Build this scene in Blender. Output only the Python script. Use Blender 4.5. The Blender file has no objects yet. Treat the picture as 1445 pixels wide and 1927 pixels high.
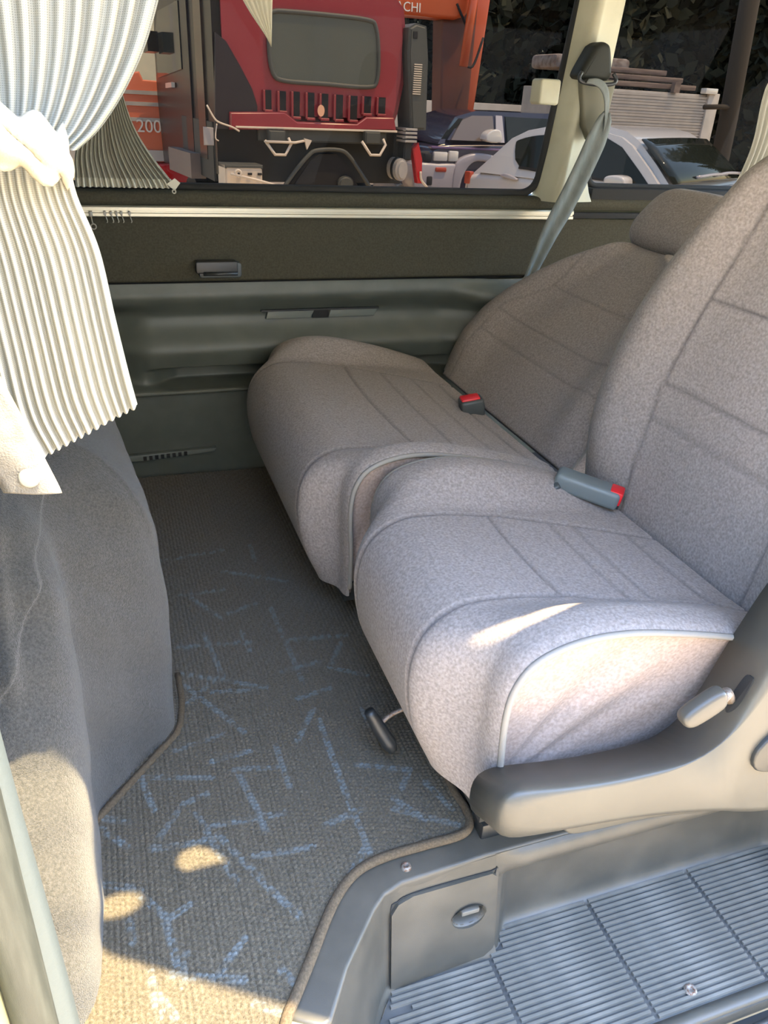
import bpy, bmesh, math, random
from mathutils import Vector, Matrix
import numpy as np
random.seed(7); rng = np.random.default_rng(7)
S = bpy.context.scene
COL = S.collection

# ------------------------------------------------------------------ camera
RC = np.array([[0.94553, -0.32157, 0.05058], [-0.11053, -0.46333, -0.87927], [0.30619, 0.82578, -0.47363]])
cam = bpy.data.cameras.new('camera'); camo = bpy.data.objects.new('camera', cam); COL.objects.link(camo)
m = Matrix(((RC[0][0], -RC[1][0], -RC[2][0], 0), (RC[0][1], -RC[1][1], -RC[2][1], 0), (RC[0][2], -RC[1][2], -RC[2][2], 1.0), (0, 0, 0, 1)))
camo.matrix_world = m
cam.sensor_fit = 'HORIZONTAL'; cam.sensor_width = 36.0; cam.lens = 1450.0 / 1445.0 * 36.0
cam.clip_start = 0.02; cam.clip_end = 300
S.camera = camo

# ------------------------------------------------------------------ sky, sun, exposure
W = bpy.data.worlds.new('sky'); S.world = W; W.use_nodes = True
nt = W.node_tree; nt.nodes.clear()
sk = nt.nodes.new('ShaderNodeTexSky'); sk.sky_type = 'NISHITA'; sk.sun_disc = False
sk.sun_elevation = math.radians(68); sk.sun_rotation = math.radians(120); sk.air_density = 1.2; sk.dust_density = 0.4; sk.ozone_density = 2.0
bg = nt.nodes.new('ShaderNodeBackground'); bg.inputs['Strength'].default_value = 1.10
wo = nt.nodes.new('ShaderNodeOutputWorld')
nt.links.new(sk.outputs[0], bg.inputs[0]); nt.links.new(bg.outputs[0], wo.inputs[0])
sun = bpy.data.lights.new('sun', 'SUN'); sun.energy = 11.3; sun.angle = math.radians(0.53); sun.color = (1.0, 0.79, 0.46)
suno = bpy.data.objects.new('sun', sun); COL.objects.link(suno)
SD = Vector((0.309, -0.191, 1.0)).normalized()      # towards the sun
suno.rotation_euler = SD.to_track_quat('Z', 'Y').to_euler()
suno.location = (3, -2, 9)
S.view_settings.view_transform = 'Standard'; S.view_settings.look = 'None'
S.view_settings.exposure = 1.48; S.view_settings.gamma = 1.0; S.view_settings.use_curve_mapping = False
S.cycles.max_bounces = 8; S.cycles.diffuse_bounces = 5; S.cycles.transparent_max_bounces = 12
S.cycles.sample_clamp_indirect = 6.0

# ------------------------------------------------------------------ helpers
def tag(o, label=None, cat=None, group=None, kind=None):
    if label: o['label'] = label
    if cat: o['category'] = cat
    if group: o['group'] = group
    if kind: o['kind'] = kind
    return o

def empty(name, loc, label=None, cat=None, group=None, kind=None):
    o = bpy.data.objects.new(name, None); COL.objects.link(o)
    o.location = loc; o.empty_display_size = 0.05
    o.matrix_world = Matrix.Translation(loc)
    return tag(o, label, cat, group, kind)

def parent_to(o, p):
    o.parent = p
    o.matrix_parent_inverse = p.matrix_world.inverted()

def mesh_obj(name, verts, faces, mat, parent=None, smooth=True, angle=None):
    me = bpy.data.meshes.new(name)
    me.from_pydata([tuple(map(float, v)) for v in verts], [], faces)
    me.validate(); me.update()
    return link_mesh(name, me, mat, parent, smooth, angle)

def link_mesh(name, me, mat, parent=None, smooth=True, angle=None):
    if mat is not None: me.materials.append(mat)
    if smooth:
        me.polygons.foreach_set('use_smooth', [True] * len(me.polygons))
        if angle: me.set_sharp_from_angle(angle=math.radians(angle))
    o = bpy.data.objects.new(name, me); COL.objects.link(o)
    if parent is not None: parent_to(o, parent)
    return o

def bm_obj(name, bm, mat, parent=None, smooth=True, angle=40):
    bmesh.ops.recalc_face_normals(bm, faces=bm.faces[:])
    me = bpy.data.meshes.new(name); bm.to_mesh(me); bm.free()
    return link_mesh(name, me, mat, parent, smooth, angle)

def grid(name, P, mat, parent=None, closed_u=False, closed_v=False, caps=False, angle=None, flip=False):
    """P[i][j] points; i along u, j along v."""
    P = np.asarray(P, float); nu, nv = P.shape[:2]
    V = P.reshape(-1, 3); F = []
    iu = nu if closed_u else nu - 1; jv = nv if closed_v else nv - 1
    for i in range(iu):
        for j in range(jv):
            a = i * nv + j; b = i * nv + (j + 1) % nv; c = ((i + 1) % nu) * nv + (j + 1) % nv; d = ((i + 1) % nu) * nv + j
            F.append((a, d, c, b) if flip else (a, b, c, d))
    if caps:
        F.append(tuple(range(nv))); F.append(tuple((nu - 1) * nv + j for j in reversed(range(nv))))
    o = mesh_obj(name, V, F, mat, parent, True, angle)
    if caps:
        bm = bmesh.new(); bm.from_mesh(o.data); bmesh.ops.recalc_face_normals(bm, faces=bm.faces[:]); bm.to_mesh(o.data); bm.free()
    return o

def cr(pts, n=8, closed=False):
    """Catmull-Rom through pts."""
    P = np.asarray(pts, float); out = []; N = len(P)
    rngi = range(N if closed else N - 1)
    for i in rngi:
        if closed: p0, p1, p2, p3 = P[(i - 1) % N], P[i], P[(i + 1) % N], P[(i + 2) % N]
        else:
            p1, p2 = P[i], P[i + 1]
            p0 = P[i - 1] if i > 0 else 2 * p1 - p2
            p3 = P[i + 2] if i + 2 < N else 2 * p2 - p1
        for k in range(n):
            t = k / n
            out.append(0.5 * ((2 * p1) + (-p0 + p2) * t + (2 * p0 - 5 * p1 + 4 * p2 - p3) * t * t + (-p0 + 3 * p1 - 3 * p2 + p3) * t ** 3))
    if not closed: out.append(P[-1])
    return np.array(out)

def resample(P, n):
    P = np.asarray(P, float); d = np.r_[0, np.cumsum(np.linalg.norm(np.diff(P, axis=0), axis=1))]
    s = np.linspace(0, d[-1], n)
    return np.stack([np.interp(s, d, P[:, k]) for k in range(P.shape[1])], 1)

def tube(name, pts, r, mat, parent=None, seg=8, smooth=0, caps=True, closed=False, flat=None):
    P = cr(pts, smooth, closed) if smooth else np.asarray(pts, float)
    n = len(P); rr = np.full(n, r) if np.isscalar(r) else np.interp(np.linspace(0, 1, n), np.linspace(0, 1, len(r)), r)
    T = np.gradient(P, axis=0)
    if closed: T = np.roll(P, -1, 0) - np.roll(P, 1, 0)
    T /= np.maximum(np.linalg.norm(T, axis=1)[:, None], 1e-9)
    up = np.array([0, 0, 1.0]) if abs(T[0][2]) < 0.9 else np.array([1.0, 0, 0])
    N = np.cross(T[0], up); N /= np.linalg.norm(N); G = []
    for i in range(n):
        N = N - T[i] * (N @ T[i]); N /= max(np.linalg.norm(N), 1e-9); B = np.cross(T[i], N)
        ring = []
        for k in range(seg):
            a = 2 * math.pi * k / seg
            ring.append(P[i] + rr[i] * (N * math.cos(a) + B * math.sin(a) * (flat or 1)))
        G.append(ring)
    return grid(name, G, mat, parent, closed_u=closed, closed_v=True, caps=caps and not closed)

def add_box(bm, c, s, rot=None):
    M = Matrix.Translation(c) @ (rot.to_4x4() if rot is not None else Matrix.Identity(4)) @ Matrix.Diagonal((s[0], s[1], s[2], 1))
    return bmesh.ops.create_cube(bm, size=1.0, matrix=M)['verts']

def box(name, c, s, mat, parent=None, bevel=0.0, rot=None, seg=2):
    bm = bmesh.new(); add_box(bm, c, s, rot)
    if bevel: bmesh.ops.bevel(bm, geom=bm.edges[:] , offset=bevel, segments=seg, affect='EDGES', profile=0.5)
    return bm_obj(name, bm, mat, parent)

def lohi(name, lo, hi, mat, parent=None, bevel=0.0):
    return box(name, [(a + b) / 2 for a, b in zip(lo, hi)], [b - a for a, b in zip(lo, hi)], mat, parent, bevel)

def prism(name, outline, axis, a, b, mat, parent=None, bevel=0.0, seg=3, angle=40):
    """outline: 2D points in the other two axes, extruded from a to b on axis."""
    bm = bmesh.new()
    def mk(p, d):
        if axis == 'y': return (p[0], d, p[1])
        if axis == 'x': return (d, p[0], p[1])
        return (p[0], p[1], d)
    va = [bm.verts.new(mk(p, a)) for p in outline]; vb = [bm.verts.new(mk(p, b)) for p in outline]
    n = len(outline); bm.faces.new(va); bm.faces.new(list(reversed(vb)))
    for i in range(n): bm.faces.new((va[i], va[(i + 1) % n], vb[(i + 1) % n], vb[i]))
    bmesh.ops.recalc_face_normals(bm, faces=bm.faces[:])
    if bevel:
        ed = [e for e in bm.edges if (e.verts[0] in va) == (e.verts[1] in va)]
        bmesh.ops.bevel(bm, geom=ed, offset=bevel, segments=seg, affect='EDGES', profile=0.5)
    return bm_obj(name, bm, mat, parent, True, angle)

def rrect(x0, z0, x1, z1, r, n=5):
    out = []
    for (cx, cz, a0) in ((x1 - r, z1 - r, 0), (x0 + r, z1 - r, 90), (x0 + r, z0 + r, 180), (x1 - r, z0 + r, 270)):
        for k in range(n + 1):
            a = math.radians(a0 + 90 * k / n); out.append((cx + r * math.cos(a), cz + r * math.sin(a)))
    return out

def ell(cx, cz, rx, rz, n=16):
    return [(cx + rx * math.cos(2 * math.pi * k / n), cz + rz * math.sin(2 * math.pi * k / n)) for k in range(n)]

def sst(a, b, x):
    t = np.clip((x - a) / (b - a), 0, 1); return t * t * (3 - 2 * t)

# ------------------------------------------------------------------ materials
def lin(c):
    return tuple((v / 255 / 12.92) if v / 255 <= 0.04045 else ((v / 255 + 0.055) / 1.055) ** 2.4 for v in c) + (1.0,)

def mat(name, col, rough=0.6, col2=None, scale=40, mixlo=0.4, mixhi=0.6, metal=0.0, bump=0.0, bscale=200, sheen=0.0, coat=0.0, spec=0.5, stretch=None, detail=4):
    """Principled with a two-tone noise and fine relief, in object space."""
    M = bpy.data.materials.new(name); M.use_nodes = True; t = M.node_tree; b = t.nodes['Principled BSDF']
    b.inputs['Base Color'].default_value = (*col, 1); b.inputs['Roughness'].default_value = rough; b.inputs['Metallic'].default_value = metal
    b.inputs['Specular IOR Level'].default_value = spec
    if sheen: b.inputs['Sheen Weight'].default_value = sheen; b.inputs['Sheen Roughness'].default_value = 0.4
    if coat: b.inputs['Coat Weight'].default_value = coat; b.inputs['Coat Roughness'].default_value = 0.05
    tc = t.nodes.new('ShaderNodeTexCoord'); src = tc.outputs['Object']
    if stretch:
        mp = t.nodes.new('ShaderNodeMapping'); mp.inputs['Scale'].default_value = stretch; t.links.new(src, mp.inputs[0]); src = mp.outputs[0]
    if col2 is not None:
        n = t.nodes.new('ShaderNodeTexNoise'); n.inputs['Scale'].default_value = scale; n.inputs['Detail'].default_value = detail; t.links.new(src, n.inputs['Vector'])
        r = t.nodes.new('ShaderNodeValToRGB'); r.color_ramp.elements[0].position = mixlo; r.color_ramp.elements[1].position = mixhi
        r.color_ramp.elements[0].color = (*col, 1); r.color_ramp.elements[1].color = (*col2, 1)
        t.links.new(n.outputs['Fac'], r.inputs[0]); t.links.new(r.outputs[0], b.inputs['Base Color'])
    if bump:
        n2 = t.nodes.new('ShaderNodeTexNoise'); n2.inputs['Scale'].default_value = bscale; n2.inputs['Detail'].default_value = 3; t.links.new(src, n2.inputs['Vector'])
        bp = t.nodes.new('ShaderNodeBump'); bp.inputs['Strength'].default_value = bump; bp.inputs['Distance'].default_value = 0.002
        t.links.new(n2.outputs['Fac'], bp.inputs['Height']); t.links.new(bp.outputs[0], b.inputs['Normal'])
    return M

def attr_mix(M, attr, col):
    """mix another colour over the base colour by a vertex attribute (print or weave that belongs to the surface)."""
    t = M.node_tree; b = t.nodes['Principled BSDF']; a = t.nodes.new('ShaderNodeAttribute'); a.attribute_name = attr
    mx = t.nodes.new('ShaderNodeMix'); mx.data_type = 'RGBA'
    inp = b.inputs['Base Color']
    if inp.is_linked: t.links.new(inp.links[0].from_socket, mx.inputs[6])
    else: mx.inputs[6].default_value = inp.default_value
    mx.inputs[7].default_value = (*col, 1)
    t.links.new(a.outputs['Fac'], mx.inputs[0]); t.links.new(mx.outputs[2], inp)
    return M

def set_attr(o, name, vals):
    a = o.data.attributes.new(name, 'FLOAT', 'POINT'); a.data.foreach_set('value', np.asarray(vals, np.float32).ravel())

M_seat = attr_mix(mat('seat_fabric', (0.198, 0.174, 0.162), 0.95, (0.312, 0.279, 0.262), 230, 0.33, 0.7, bump=0.35, bscale=900, sheen=0.08, spec=0.1), 'seam', (0.07, 0.062, 0.064))
M_seatside = mat('seat_side_fabric', (0.275, 0.215, 0.180), 0.95, (0.385, 0.305, 0.262), 200, 0.35, 0.68, bump=0.35, bscale=900, sheen=0.08, spec=0.1)
M_pipe = mat('piping', (0.22, 0.205, 0.18), 0.7, bump=0.2)
M_trim = mat('seat_trim_plastic', (0.052, 0.050, 0.042), 0.38, (0.064, 0.061, 0.050), 9, 0.4, 0.7, bump=0.12, bscale=1600)
M_step = mat('step_plastic', (0.050, 0.048, 0.040), 0.42, (0.088, 0.080, 0.064), 11, 0.42, 0.8, bump=0.15, bscale=1200)
M_rib = mat('step_rubber', (0.110, 0.108, 0.095), 0.42, (0.18, 0.175, 0.155), 14, 0.42, 0.8)
M_tread = mat('tread_grooves', (0.045, 0.047, 0.046), 0.7, (0.09, 0.09, 0.085), 12, 0.45, 0.8)
M_wallfab = mat('wall_cloth', (0.046, 0.044, 0.032), 1.0, (0.060, 0.057, 0.042), 220, 0.35, 0.65, bump=0.3, bscale=1500, spec=0.05)
M_wallpl = mat('wall_plastic', (0.066, 0.076, 0.064), 0.46, (0.082, 0.092, 0.078), 14, 0.4, 0.7, bump=0.12, bscale=1500)
M_vent = mat('vent_plastic', (0.12, 0.135, 0.12), 0.45)
M_black = mat('black_plastic', (0.018, 0.02, 0.021), 0.4)
M_matte = mat('black_matte', (0.012, 0.013, 0.013), 0.85)
M_alu = mat('aluminium_rail', (0.42, 0.40, 0.32), 0.38, metal=0.7)
M_hookm = mat('hook_plastic', (0.22, 0.21, 0.18), 0.4)
M_beige = mat('pillar_plastic', (0.34, 0.33, 0.235), 0.55, (0.385, 0.375, 0.27), 12, bump=0.1, bscale=1500)
M_paint = mat('body_paint', (0.34, 0.33, 0.19), 0.3, coat=0.5)
M_seal = mat('rubber_seal', (0.028, 0.031, 0.024), 0.65, (0.06, 0.063, 0.05), 18, 0.42, 0.75, stretch=(6, 6, 0.6), bump=0.15, bscale=400)
M_hump = mat('pedestal_carpet', (0.052, 0.052, 0.047), 1.0, (0.096, 0.092, 0.084), 320, 0.33, 0.75, bump=1.0, bscale=700, sheen=0.20, spec=0.05)
M_hump_edge = mat('carpet_edge', (0.04, 0.037, 0.036), 1.0, bump=0.5, bscale=700)
M_mat = attr_mix(mat('floor_mat_carpet', (0.076, 0.066, 0.047), 1.0, (0.152, 0.130, 0.094), 260, 0.35, 0.7, bump=1.0, bscale=800, sheen=0.15, spec=0.03), 'pattern', (0.165, 0.195, 0.205))
M_bind = mat('mat_binding', (0.075, 0.055, 0.033), 0.95, (0.11, 0.083, 0.052), 300, bump=0.6, bscale=900)
M_floor = mat('floor_vinyl', (0.03, 0.032, 0.034), 0.7)
M_red = mat('buckle_red', (0.62, 0.012, 0.02), 0.35)
M_buckle = mat('buckle_grey', (0.12, 0.145, 0.15), 0.42, bump=0.1, bscale=1500)
M_buckled = mat('buckle_dark', (0.045, 0.055, 0.058), 0.45)
M_web = mat('belt_webbing', (0.10, 0.115, 0.105), 0.75, (0.13, 0.145, 0.135), 60, bump=0.4, bscale=1200, stretch=(1, 1, 0.3))
M_cover = mat('anchor_cover', (0.020, 0.022, 0.018), 0.6, spec=0.2)
M_screw = mat('screw_metal', (0.20, 0.18, 0.155), 0.45, (0.13, 0.07, 0.045), 300, 0.5, 0.6, metal=0.4)
M_head = mat('headlining', (0.33, 0.33, 0.28), 0.95)
M_lever = mat('lever_plastic', (0.05, 0.047, 0.04), 0.42)

def curtain_mat(name, light, dark, su, sv, transl, amount=1.0):
    M = bpy.data.materials.new(name); M.use_nodes = True; t = M.node_tree; b = t.nodes['Principled BSDF']; out = t.nodes['Material Output']
    uv = t.nodes.new('ShaderNodeUVMap'); sep = t.nodes.new('ShaderNodeSeparateXYZ'); t.links.new(uv.outputs[0], sep.inputs[0])
    def math_(op, a, bval=None, bsock=None):
        n = t.nodes.new('ShaderNodeMath'); n.operation = op; t.links.new(a, n.inputs[0])
        if bsock is not None: t.links.new(bsock, n.inputs[1])
        elif bval is not None: n.inputs[1].default_value = bval
        return n.outputs[0]
    cu = math_('SINE', math_('MULTIPLY', sep.outputs[0], su)); cv = math_('SINE', math_('MULTIPLY', sep.outputs[1], sv))
    a = math_('GREATER_THAN', cu, 0.05); c = math_('GREATER_THAN', cv, 0.35)
    k = math_('MULTIPLY', math_('MULTIPLY', a, bsock=c), amount)
    mx = t.nodes.new('ShaderNodeMix'); mx.data_type = 'RGBA'; mx.inputs[6].default_value = (*light, 1); mx.inputs[7].default_value = (*dark, 1)
    t.links.new(k, mx.inputs[0]); t.links.new(mx.outputs[2], b.inputs['Base Color']); b.inputs['Roughness'].default_value = 0.95
    b.inputs['Specular IOR Level'].default_value = 0.05
    tr = t.nodes.new('ShaderNodeBsdfTranslucent'); t.links.new(mx.outputs[2], tr.inputs[0])
    ms = t.nodes.new('ShaderNodeMixShader'); ms.inputs[0].default_value = transl
    t.links.new(b.outputs[0], ms.inputs[1]); t.links.new(tr.outputs[0], ms.inputs[2]); t.links.new(ms.outputs[0], out.inputs[0])
    bp = t.nodes.new('ShaderNodeBump'); bp.inputs['Strength'].default_value = 0.35; bp.inputs['Distance'].default_value = 0.001
    t.links.new(math_('MULTIPLY', k, -1.0), bp.inputs['Height']); t.links.new(bp.outputs[0], b.inputs['Normal'])
    return M
M_curt = curtain_mat('curtain_cloth', (0.42, 0.41, 0.34), (0.20, 0.20, 0.175), 2800, 4200, 0.25, 0.75)
M_curt2 = curtain_mat('window_curtain_cloth', (0.33, 0.32, 0.26), (0.22, 0.21, 0.17), 2800, 4200, 0.3, 0.6)
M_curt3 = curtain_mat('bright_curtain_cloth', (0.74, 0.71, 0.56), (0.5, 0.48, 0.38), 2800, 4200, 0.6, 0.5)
M_hem = mat('curtain_hem', (0.44, 0.43, 0.36), 0.95, bump=0.3, bscale=900)
M_strap = mat('curtain_strap', (0.24, 0.225, 0.19), 0.9, (0.18, 0.165, 0.135), 60, bump=0.4, bscale=700)
M_tie = mat('curtain_tie', (0.46, 0.42, 0.32), 0.95, bump=0.3, bscale=600)
M_snap = mat('snap_button', (0.32, 0.30, 0.24), 0.35)

def glass_mat(name, tint, refl=0.06):
    M = bpy.data.materials.new(name); M.use_nodes = True; t = M.node_tree; t.nodes.clear()
    o = t.nodes.new('ShaderNodeOutputMaterial'); tr = t.nodes.new('ShaderNodeBsdfTransparent'); tr.inputs[0].default_value = (*tint, 1)
    g = t.nodes.new('ShaderNodeBsdfGlossy'); g.inputs['Roughness'].default_value = 0.01
    fr = t.nodes.new('ShaderNodeFresnel'); fr.inputs[0].default_value = 1.12
    ms = t.nodes.new('ShaderNodeMixShader'); t.links.new(fr.outputs[0], ms.inputs[0]); t.links.new(tr.outputs[0], ms.inputs[1]); t.links.new(g.outputs[0], ms.inputs[2])
    t.links.new(ms.outputs[0], o.inputs[0]); return M
M_glass = glass_mat('tinted_glass', (0.082, 0.072, 0.060))

# ------------------------------------------------------------------ the van's shell
Z_G = -0.60
floor = lohi('floor', (-1.2, 0.705, -0.045), (2.6, 2.16, -0.005), M_floor); tag(floor, kind='structure')
ceil = empty('ceiling', (0.5, 1.3, 1.36), kind='structure')
lohi('headliner', (-1.2, 0.60, 1.33), (2.6, 2.16, 1.37), M_head, ceil)
# the roof's outer skin: its edge over the door opening steps in towards the rear
prism('roof_skin', [(-1.25, 0.556), (2.65, 0.556), (2.65, 2.22), (-1.25, 2.22)], 'z', 1.385, 1.42, M_paint, ceil)
# unseen panel added over the door; its outline and holes shape the sun patches
bm = bmesh.new()
def poly_hole(outer, holes, z0, z1):
    es = []
    for ring in [outer] + holes:
        vs = [bm.verts.new((x, y, z0)) for x, y in ring]
        for i in range(len(vs)): es.append(bm.edges.new((vs[i], vs[(i + 1) % len(vs)])))
    bmesh.ops.triangle_fill(bm, use_beauty=True, use_dissolve=False, edges=es)
    r = bmesh.ops.extrude_face_region(bm, geom=bm.faces[:])
    bmesh.ops.translate(bm, verts=[v for v in r['geom'] if isinstance(v, bmesh.types.BMVert)], vec=(0, 0, z1 - z0))
slot = [(0.728, 0.532), (0.736, 0.520), (0.748, 0.506), (0.763, 0.499), (0.798, 0.500), (0.832, 0.508), (0.870, 0.524), (0.925, 0.553), (0.853, 0.532), (0.790, 0.520), (0.755, 0.525)]
poly_hole([(0.262, 0.575), (0.296, 0.51), (0.310, 0.45), (0.330, 0.417), (0.345, 0.400), (0.55, 0.27), (0.9, 0.05), (2.4, 0.05), (2.4, 0.575)],
          [[(0.440, 0.512), (0.447, 0.528), (0.470, 0.534), (0.492, 0.520), (0.512, 0.496), (0.480, 0.497), (0.452, 0.496)], ell(0.358, 0.468, 0.034, 0.018, 12), slot], 1.425, 1.432)
bm_obj('sun_blocker', bm, M_paint, ceil, False)

wallb = empty('wall_back', (0.5, 2.12, 0), kind='structure')
# lower moulded panel as one relief surface
nx, nz = 300, 150
X = np.linspace(-0.9, 2.4, nx); Z = np.concatenate([np.linspace(-0.005, 0.24, 40), np.linspace(0.242, 0.36, 50), np.linspace(0.363, 0.553, 60)])
XX, ZZ = np.meshgrid(X, Z, indexing='ij')
Y = np.full_like(XX, 2.10)
Y += -0.045 * sst(0.245, 0.262, ZZ) * (1 - 0.55 * sst(0.268, 0.285, ZZ))              # lip under the pocket
pk = sst(0.06, 0.16, XX) * sst(0.268, 0.282, ZZ) * (1 - sst(0.318, 0.330, ZZ))
Y += 0.060 * pk                                                                         # pocket
Y += -0.02 * np.exp(-((ZZ - 0.385) / 0.05) ** 2)                                        # bulge
Y += 0.024 * sst(0.37, 0.445, ZZ) * (1 - sst(0.455, 0.530, ZZ))                          # hollow behind the vents
Y += -0.016 * sst(0.455, 0.515, ZZ) * (1 - 0.5 * sst(0.515, 0.553, ZZ))                # armrest ledge
Y += -0.07 * sst(0.90, 1.10, XX) * (1 - 0.7 * sst(0.48, 0.55, ZZ))                      # wheel arch side
Y += 0.03 * (1 - sst(-0.02, 0.10, XX)) * sst(0.27, 0.3, ZZ) * (1 - sst(0.47, 0.5, ZZ))
grid('lower_panel', np.stack([XX, Y, ZZ], -1), M_wallpl, wallb, flip=True)
prof = [(2.068, 0.558), (2.060, 0.566), (2.068, 0.60), (2.080, 0.66), (2.088, 0.712)]
grid('cloth_panel', [[(x, y, z) for (y, z) in cr(prof, 6)] for x in np.linspace(-0.9, 2.4, 40)], M_wallfab, wallb, flip=True)
prof = [(2.086, 0.738), (2.080, 0.75), (2.082, 0.765), (2.098, 0.772), (2.14, 0.772)]
grid('sill_panel', [[(x, y, z) for (y, z) in cr(prof, 6)] for x in np.linspace(-0.9, 2.4, 40)], M_wallfab, wallb, flip=True)
lohi('seam_strip', (-0.9, 2.085, 0.548), (2.4, 2.11, 0.562), M_matte, wallb)
lohi('outer_skin', (-1.2, 2.20, Z_G + 0.25), (2.6, 2.23, 0.765), M_paint, wallb)
lohi('sill_rear', (1.36, 2.085, 0.755), (2.3, 2.20, 0.798), M_matte, wallb, 0.004)
lohi('sill_base', (-1.2, 2.12, 0.74), (2.6, 2.20, 0.768), M_matte, wallb)
lohi('header', (-1.2, 2.06, 1.335), (2.6, 2.17, 1.40), M_beige, wallb)

# vents in the hollow
vent = lambda x0, x1: prism('vent', [(x0, 0.449), (x1 - 0.006, 0.449), (x1 + 0.004, 0.470), (x0 + 0.006, 0.470)], 'y', 2.088, 2.12, M_vent, wallb, 0.002)
vent(0.398, 0.530); vent(0.575, 0.715)
lohi('vent_bezel', (0.385, 2.084, 0.470), (0.722, 2.12, 0.4745), M_black, wallb)
lohi('vent_backing', (0.530, 2.092, 0.447), (0.577, 2.12, 0.471), M_matte, wallb)
# kick vent near the floor
kv = prism('kick_vent', [(-0.012, 0.062), (0.05, 0.060), (0.24, 0.072), (0.245, 0.084), (0.0, 0.079), (-0.014, 0.072)], 'y', 2.082, 2.12, M_vent, wallb, 0.003)
for k in range(8): box('louver', (0.045 + 0.016 * k, 2.081, 0.069 + 0.0008 * k), (0.009, 0.006, 0.011), M_matte, wallb)
# recessed pull on the cloth panel
hd = prism('handle_plate', rrect(0.222, 0.570, 0.330, 0.608, 0.008), 'y', 2.046, 2.078, M_buckled, wallb, 0.003)
prism('handle_recess', rrect(0.214, 0.582, 0.320, 0.612, 0.006), 'y', 2.040, 2.072, M_black, wallb, 0.003)
tube('handle_bar', [(0.232, 2.037, 0.582), (0.318, 2.037, 0.582)], 0.0045, M_black, wallb)

# windows
w1 = empty('window_1', (0.3, 2.12, 0.79), kind='structure')
def corner_outline(x0, x1b, x1t, z0, z1, r):
    out = [(x0, z1), (x0, z0)]
    for k in range(9):
        a = math.radians(270 + 90 * k / 8); out.append((x1b - r + r * math.cos(a), z0 + r + r * math.sin(a)))
    out.append((x1t, z1)); return out
o1 = corner_outline(-0.9, 1.196, 1.252, 0.778, 1.32, 0.055)
mesh_obj('pane', [(x, 2.125, z) for x, z in o1] + [(x, 2.130, z) for x, z in o1], [tuple(range(len(o1)))], M_glass, w1, False)
tube('gasket', [(x, 2.115, z) for x, z in o1[1:]], 0.011, M_matte, w1, 8)
w2 = empty('window_2', (1.8, 2.12, 0.79), kind='structure')
o2 = rrect(1.355, 0.800, 2.25, 1.42, 0.035)
mesh_obj('pane', [(x, 2.125, z) for x, z in o2], [tuple(range(len(o2)))], M_glass, w2, False)
tube('gasket', [(x, 2.115, z) for x, z in o2], 0.010, M_matte, w2, 8, closed=True)

# pillar between the windows
def pil(z):
    xl = np.interp(z, [0.76, 0.80, 0.90, 1.10, 1.25, 1.40], [1.178, 1.188, 1.204, 1.222, 1.236, 1.25])
    xr = np.interp(z, [0.76, 0.80, 0.90, 1.00, 1.08, 1.25, 1.40], [1.372, 1.350, 1.335, 1.342, 1.362, 1.374, 1.38])
    w = xr - xl
    return [(xl, 2.118, z), (xl + 0.012, 2.085, z), (xl + 0.18 * w, 2.055, z), (xl + 0.30 * w, 2.045, z), (xl + 0.42 * w, 2.052, z), (xl + 0.75 * w, 2.068, z), (xr - 0.012, 2.08, z), (xr, 2.118, z)]
pillar = empty('trim_1', (1.27, 2.08, 0.77), kind='structure')
grid('pillar_cover', [cr(pil(z), 4) for z in np.linspace(0.762, 1.38, 26)], M_beige, pillar, flip=False)
# recess the belt runs out of, and the clip at the pillar's front edge
prism('belt_slot', [(1.235, 1.07), (1.345, 1.07), (1.335, 0.955), (1.318, 0.925), (1.285, 0.925), (1.262, 0.96)], 'y', 2.030, 2.055, mat('slot_plastic', (0.13, 0.125, 0.085), 0.7), pillar, 0.008)
prism('clip', rrect(1.113, 1.003, 1.172, 1.063, 0.008), 'y', 2.02, 2.075, M_beige, pillar, 0.006)

for nm, x in (('wall_front', -1.2), ('wall_rear', 2.6)):
    tag(lohi(nm, (x - 0.02, 0.55, -0.3), (x + 0.02, 2.16, 1.38 if x < 0 else 0.8), M_wallfab), kind='structure')

# near side: front door pillar with its rubber seal
wn = empty('wall_front_side', (-0.3, 0.45, 0), kind='structure')
prism('pillar_post', [(-0.7, 0.36), (-0.155, 0.36), (-0.140, 0.385), (-0.140, 0.44), (-0.30, 0.53), (-0.7, 0.53)], 'z', Z_G + 0.2, 1.39, M_paint, wn, 0.012)
lohi('front_door_skin', (-1.25, 0.40, -0.42), (-0.60, 0.50, 1.39), M_paint, wn)
lohi('rocker', (-1.2, 0.295, -0.42), (2.6, 0.325, -0.25), M_paint, wn)
lohi('upper_header', (-1.2, 0.56, 1.30), (2.6, 0.62, 1.40), M_beige, wn)
seal = empty('door_seal', (-0.12, 0.42, 0.0), 'grey-green rubber weatherstrip running down the front door pillar', 'weatherstrip')
tube('bulb', [(-0.128, 0.430, -0.15), (-0.126, 0.428, 0.3), (-0.123, 0.425, 0.6), (-0.122, 0.425, 1.38)], 0.017, M_seal, seal, 14)
grid('lip', [[(-0.118 + 0.004 * math.sin(z * 9), 0.432, z), (-0.106 + 0.003 * math.sin(z * 7), 0.444, z), (-0.101 + 0.003 * math.sin(z * 7), 0.452, z), (-0.108, 0.462, z), (-0.12, 0.455, z)] for z in np.linspace(-0.15, 1.38, 60)], mat('seal_lip', (0.07, 0.085, 0.085), 0.6, bump=0.2), seal)

# ------------------------------------------------------------------ step well and sill (structure)
step = empty('floor_step', (0.6, 0.6, -0.2), kind='structure')
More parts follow.
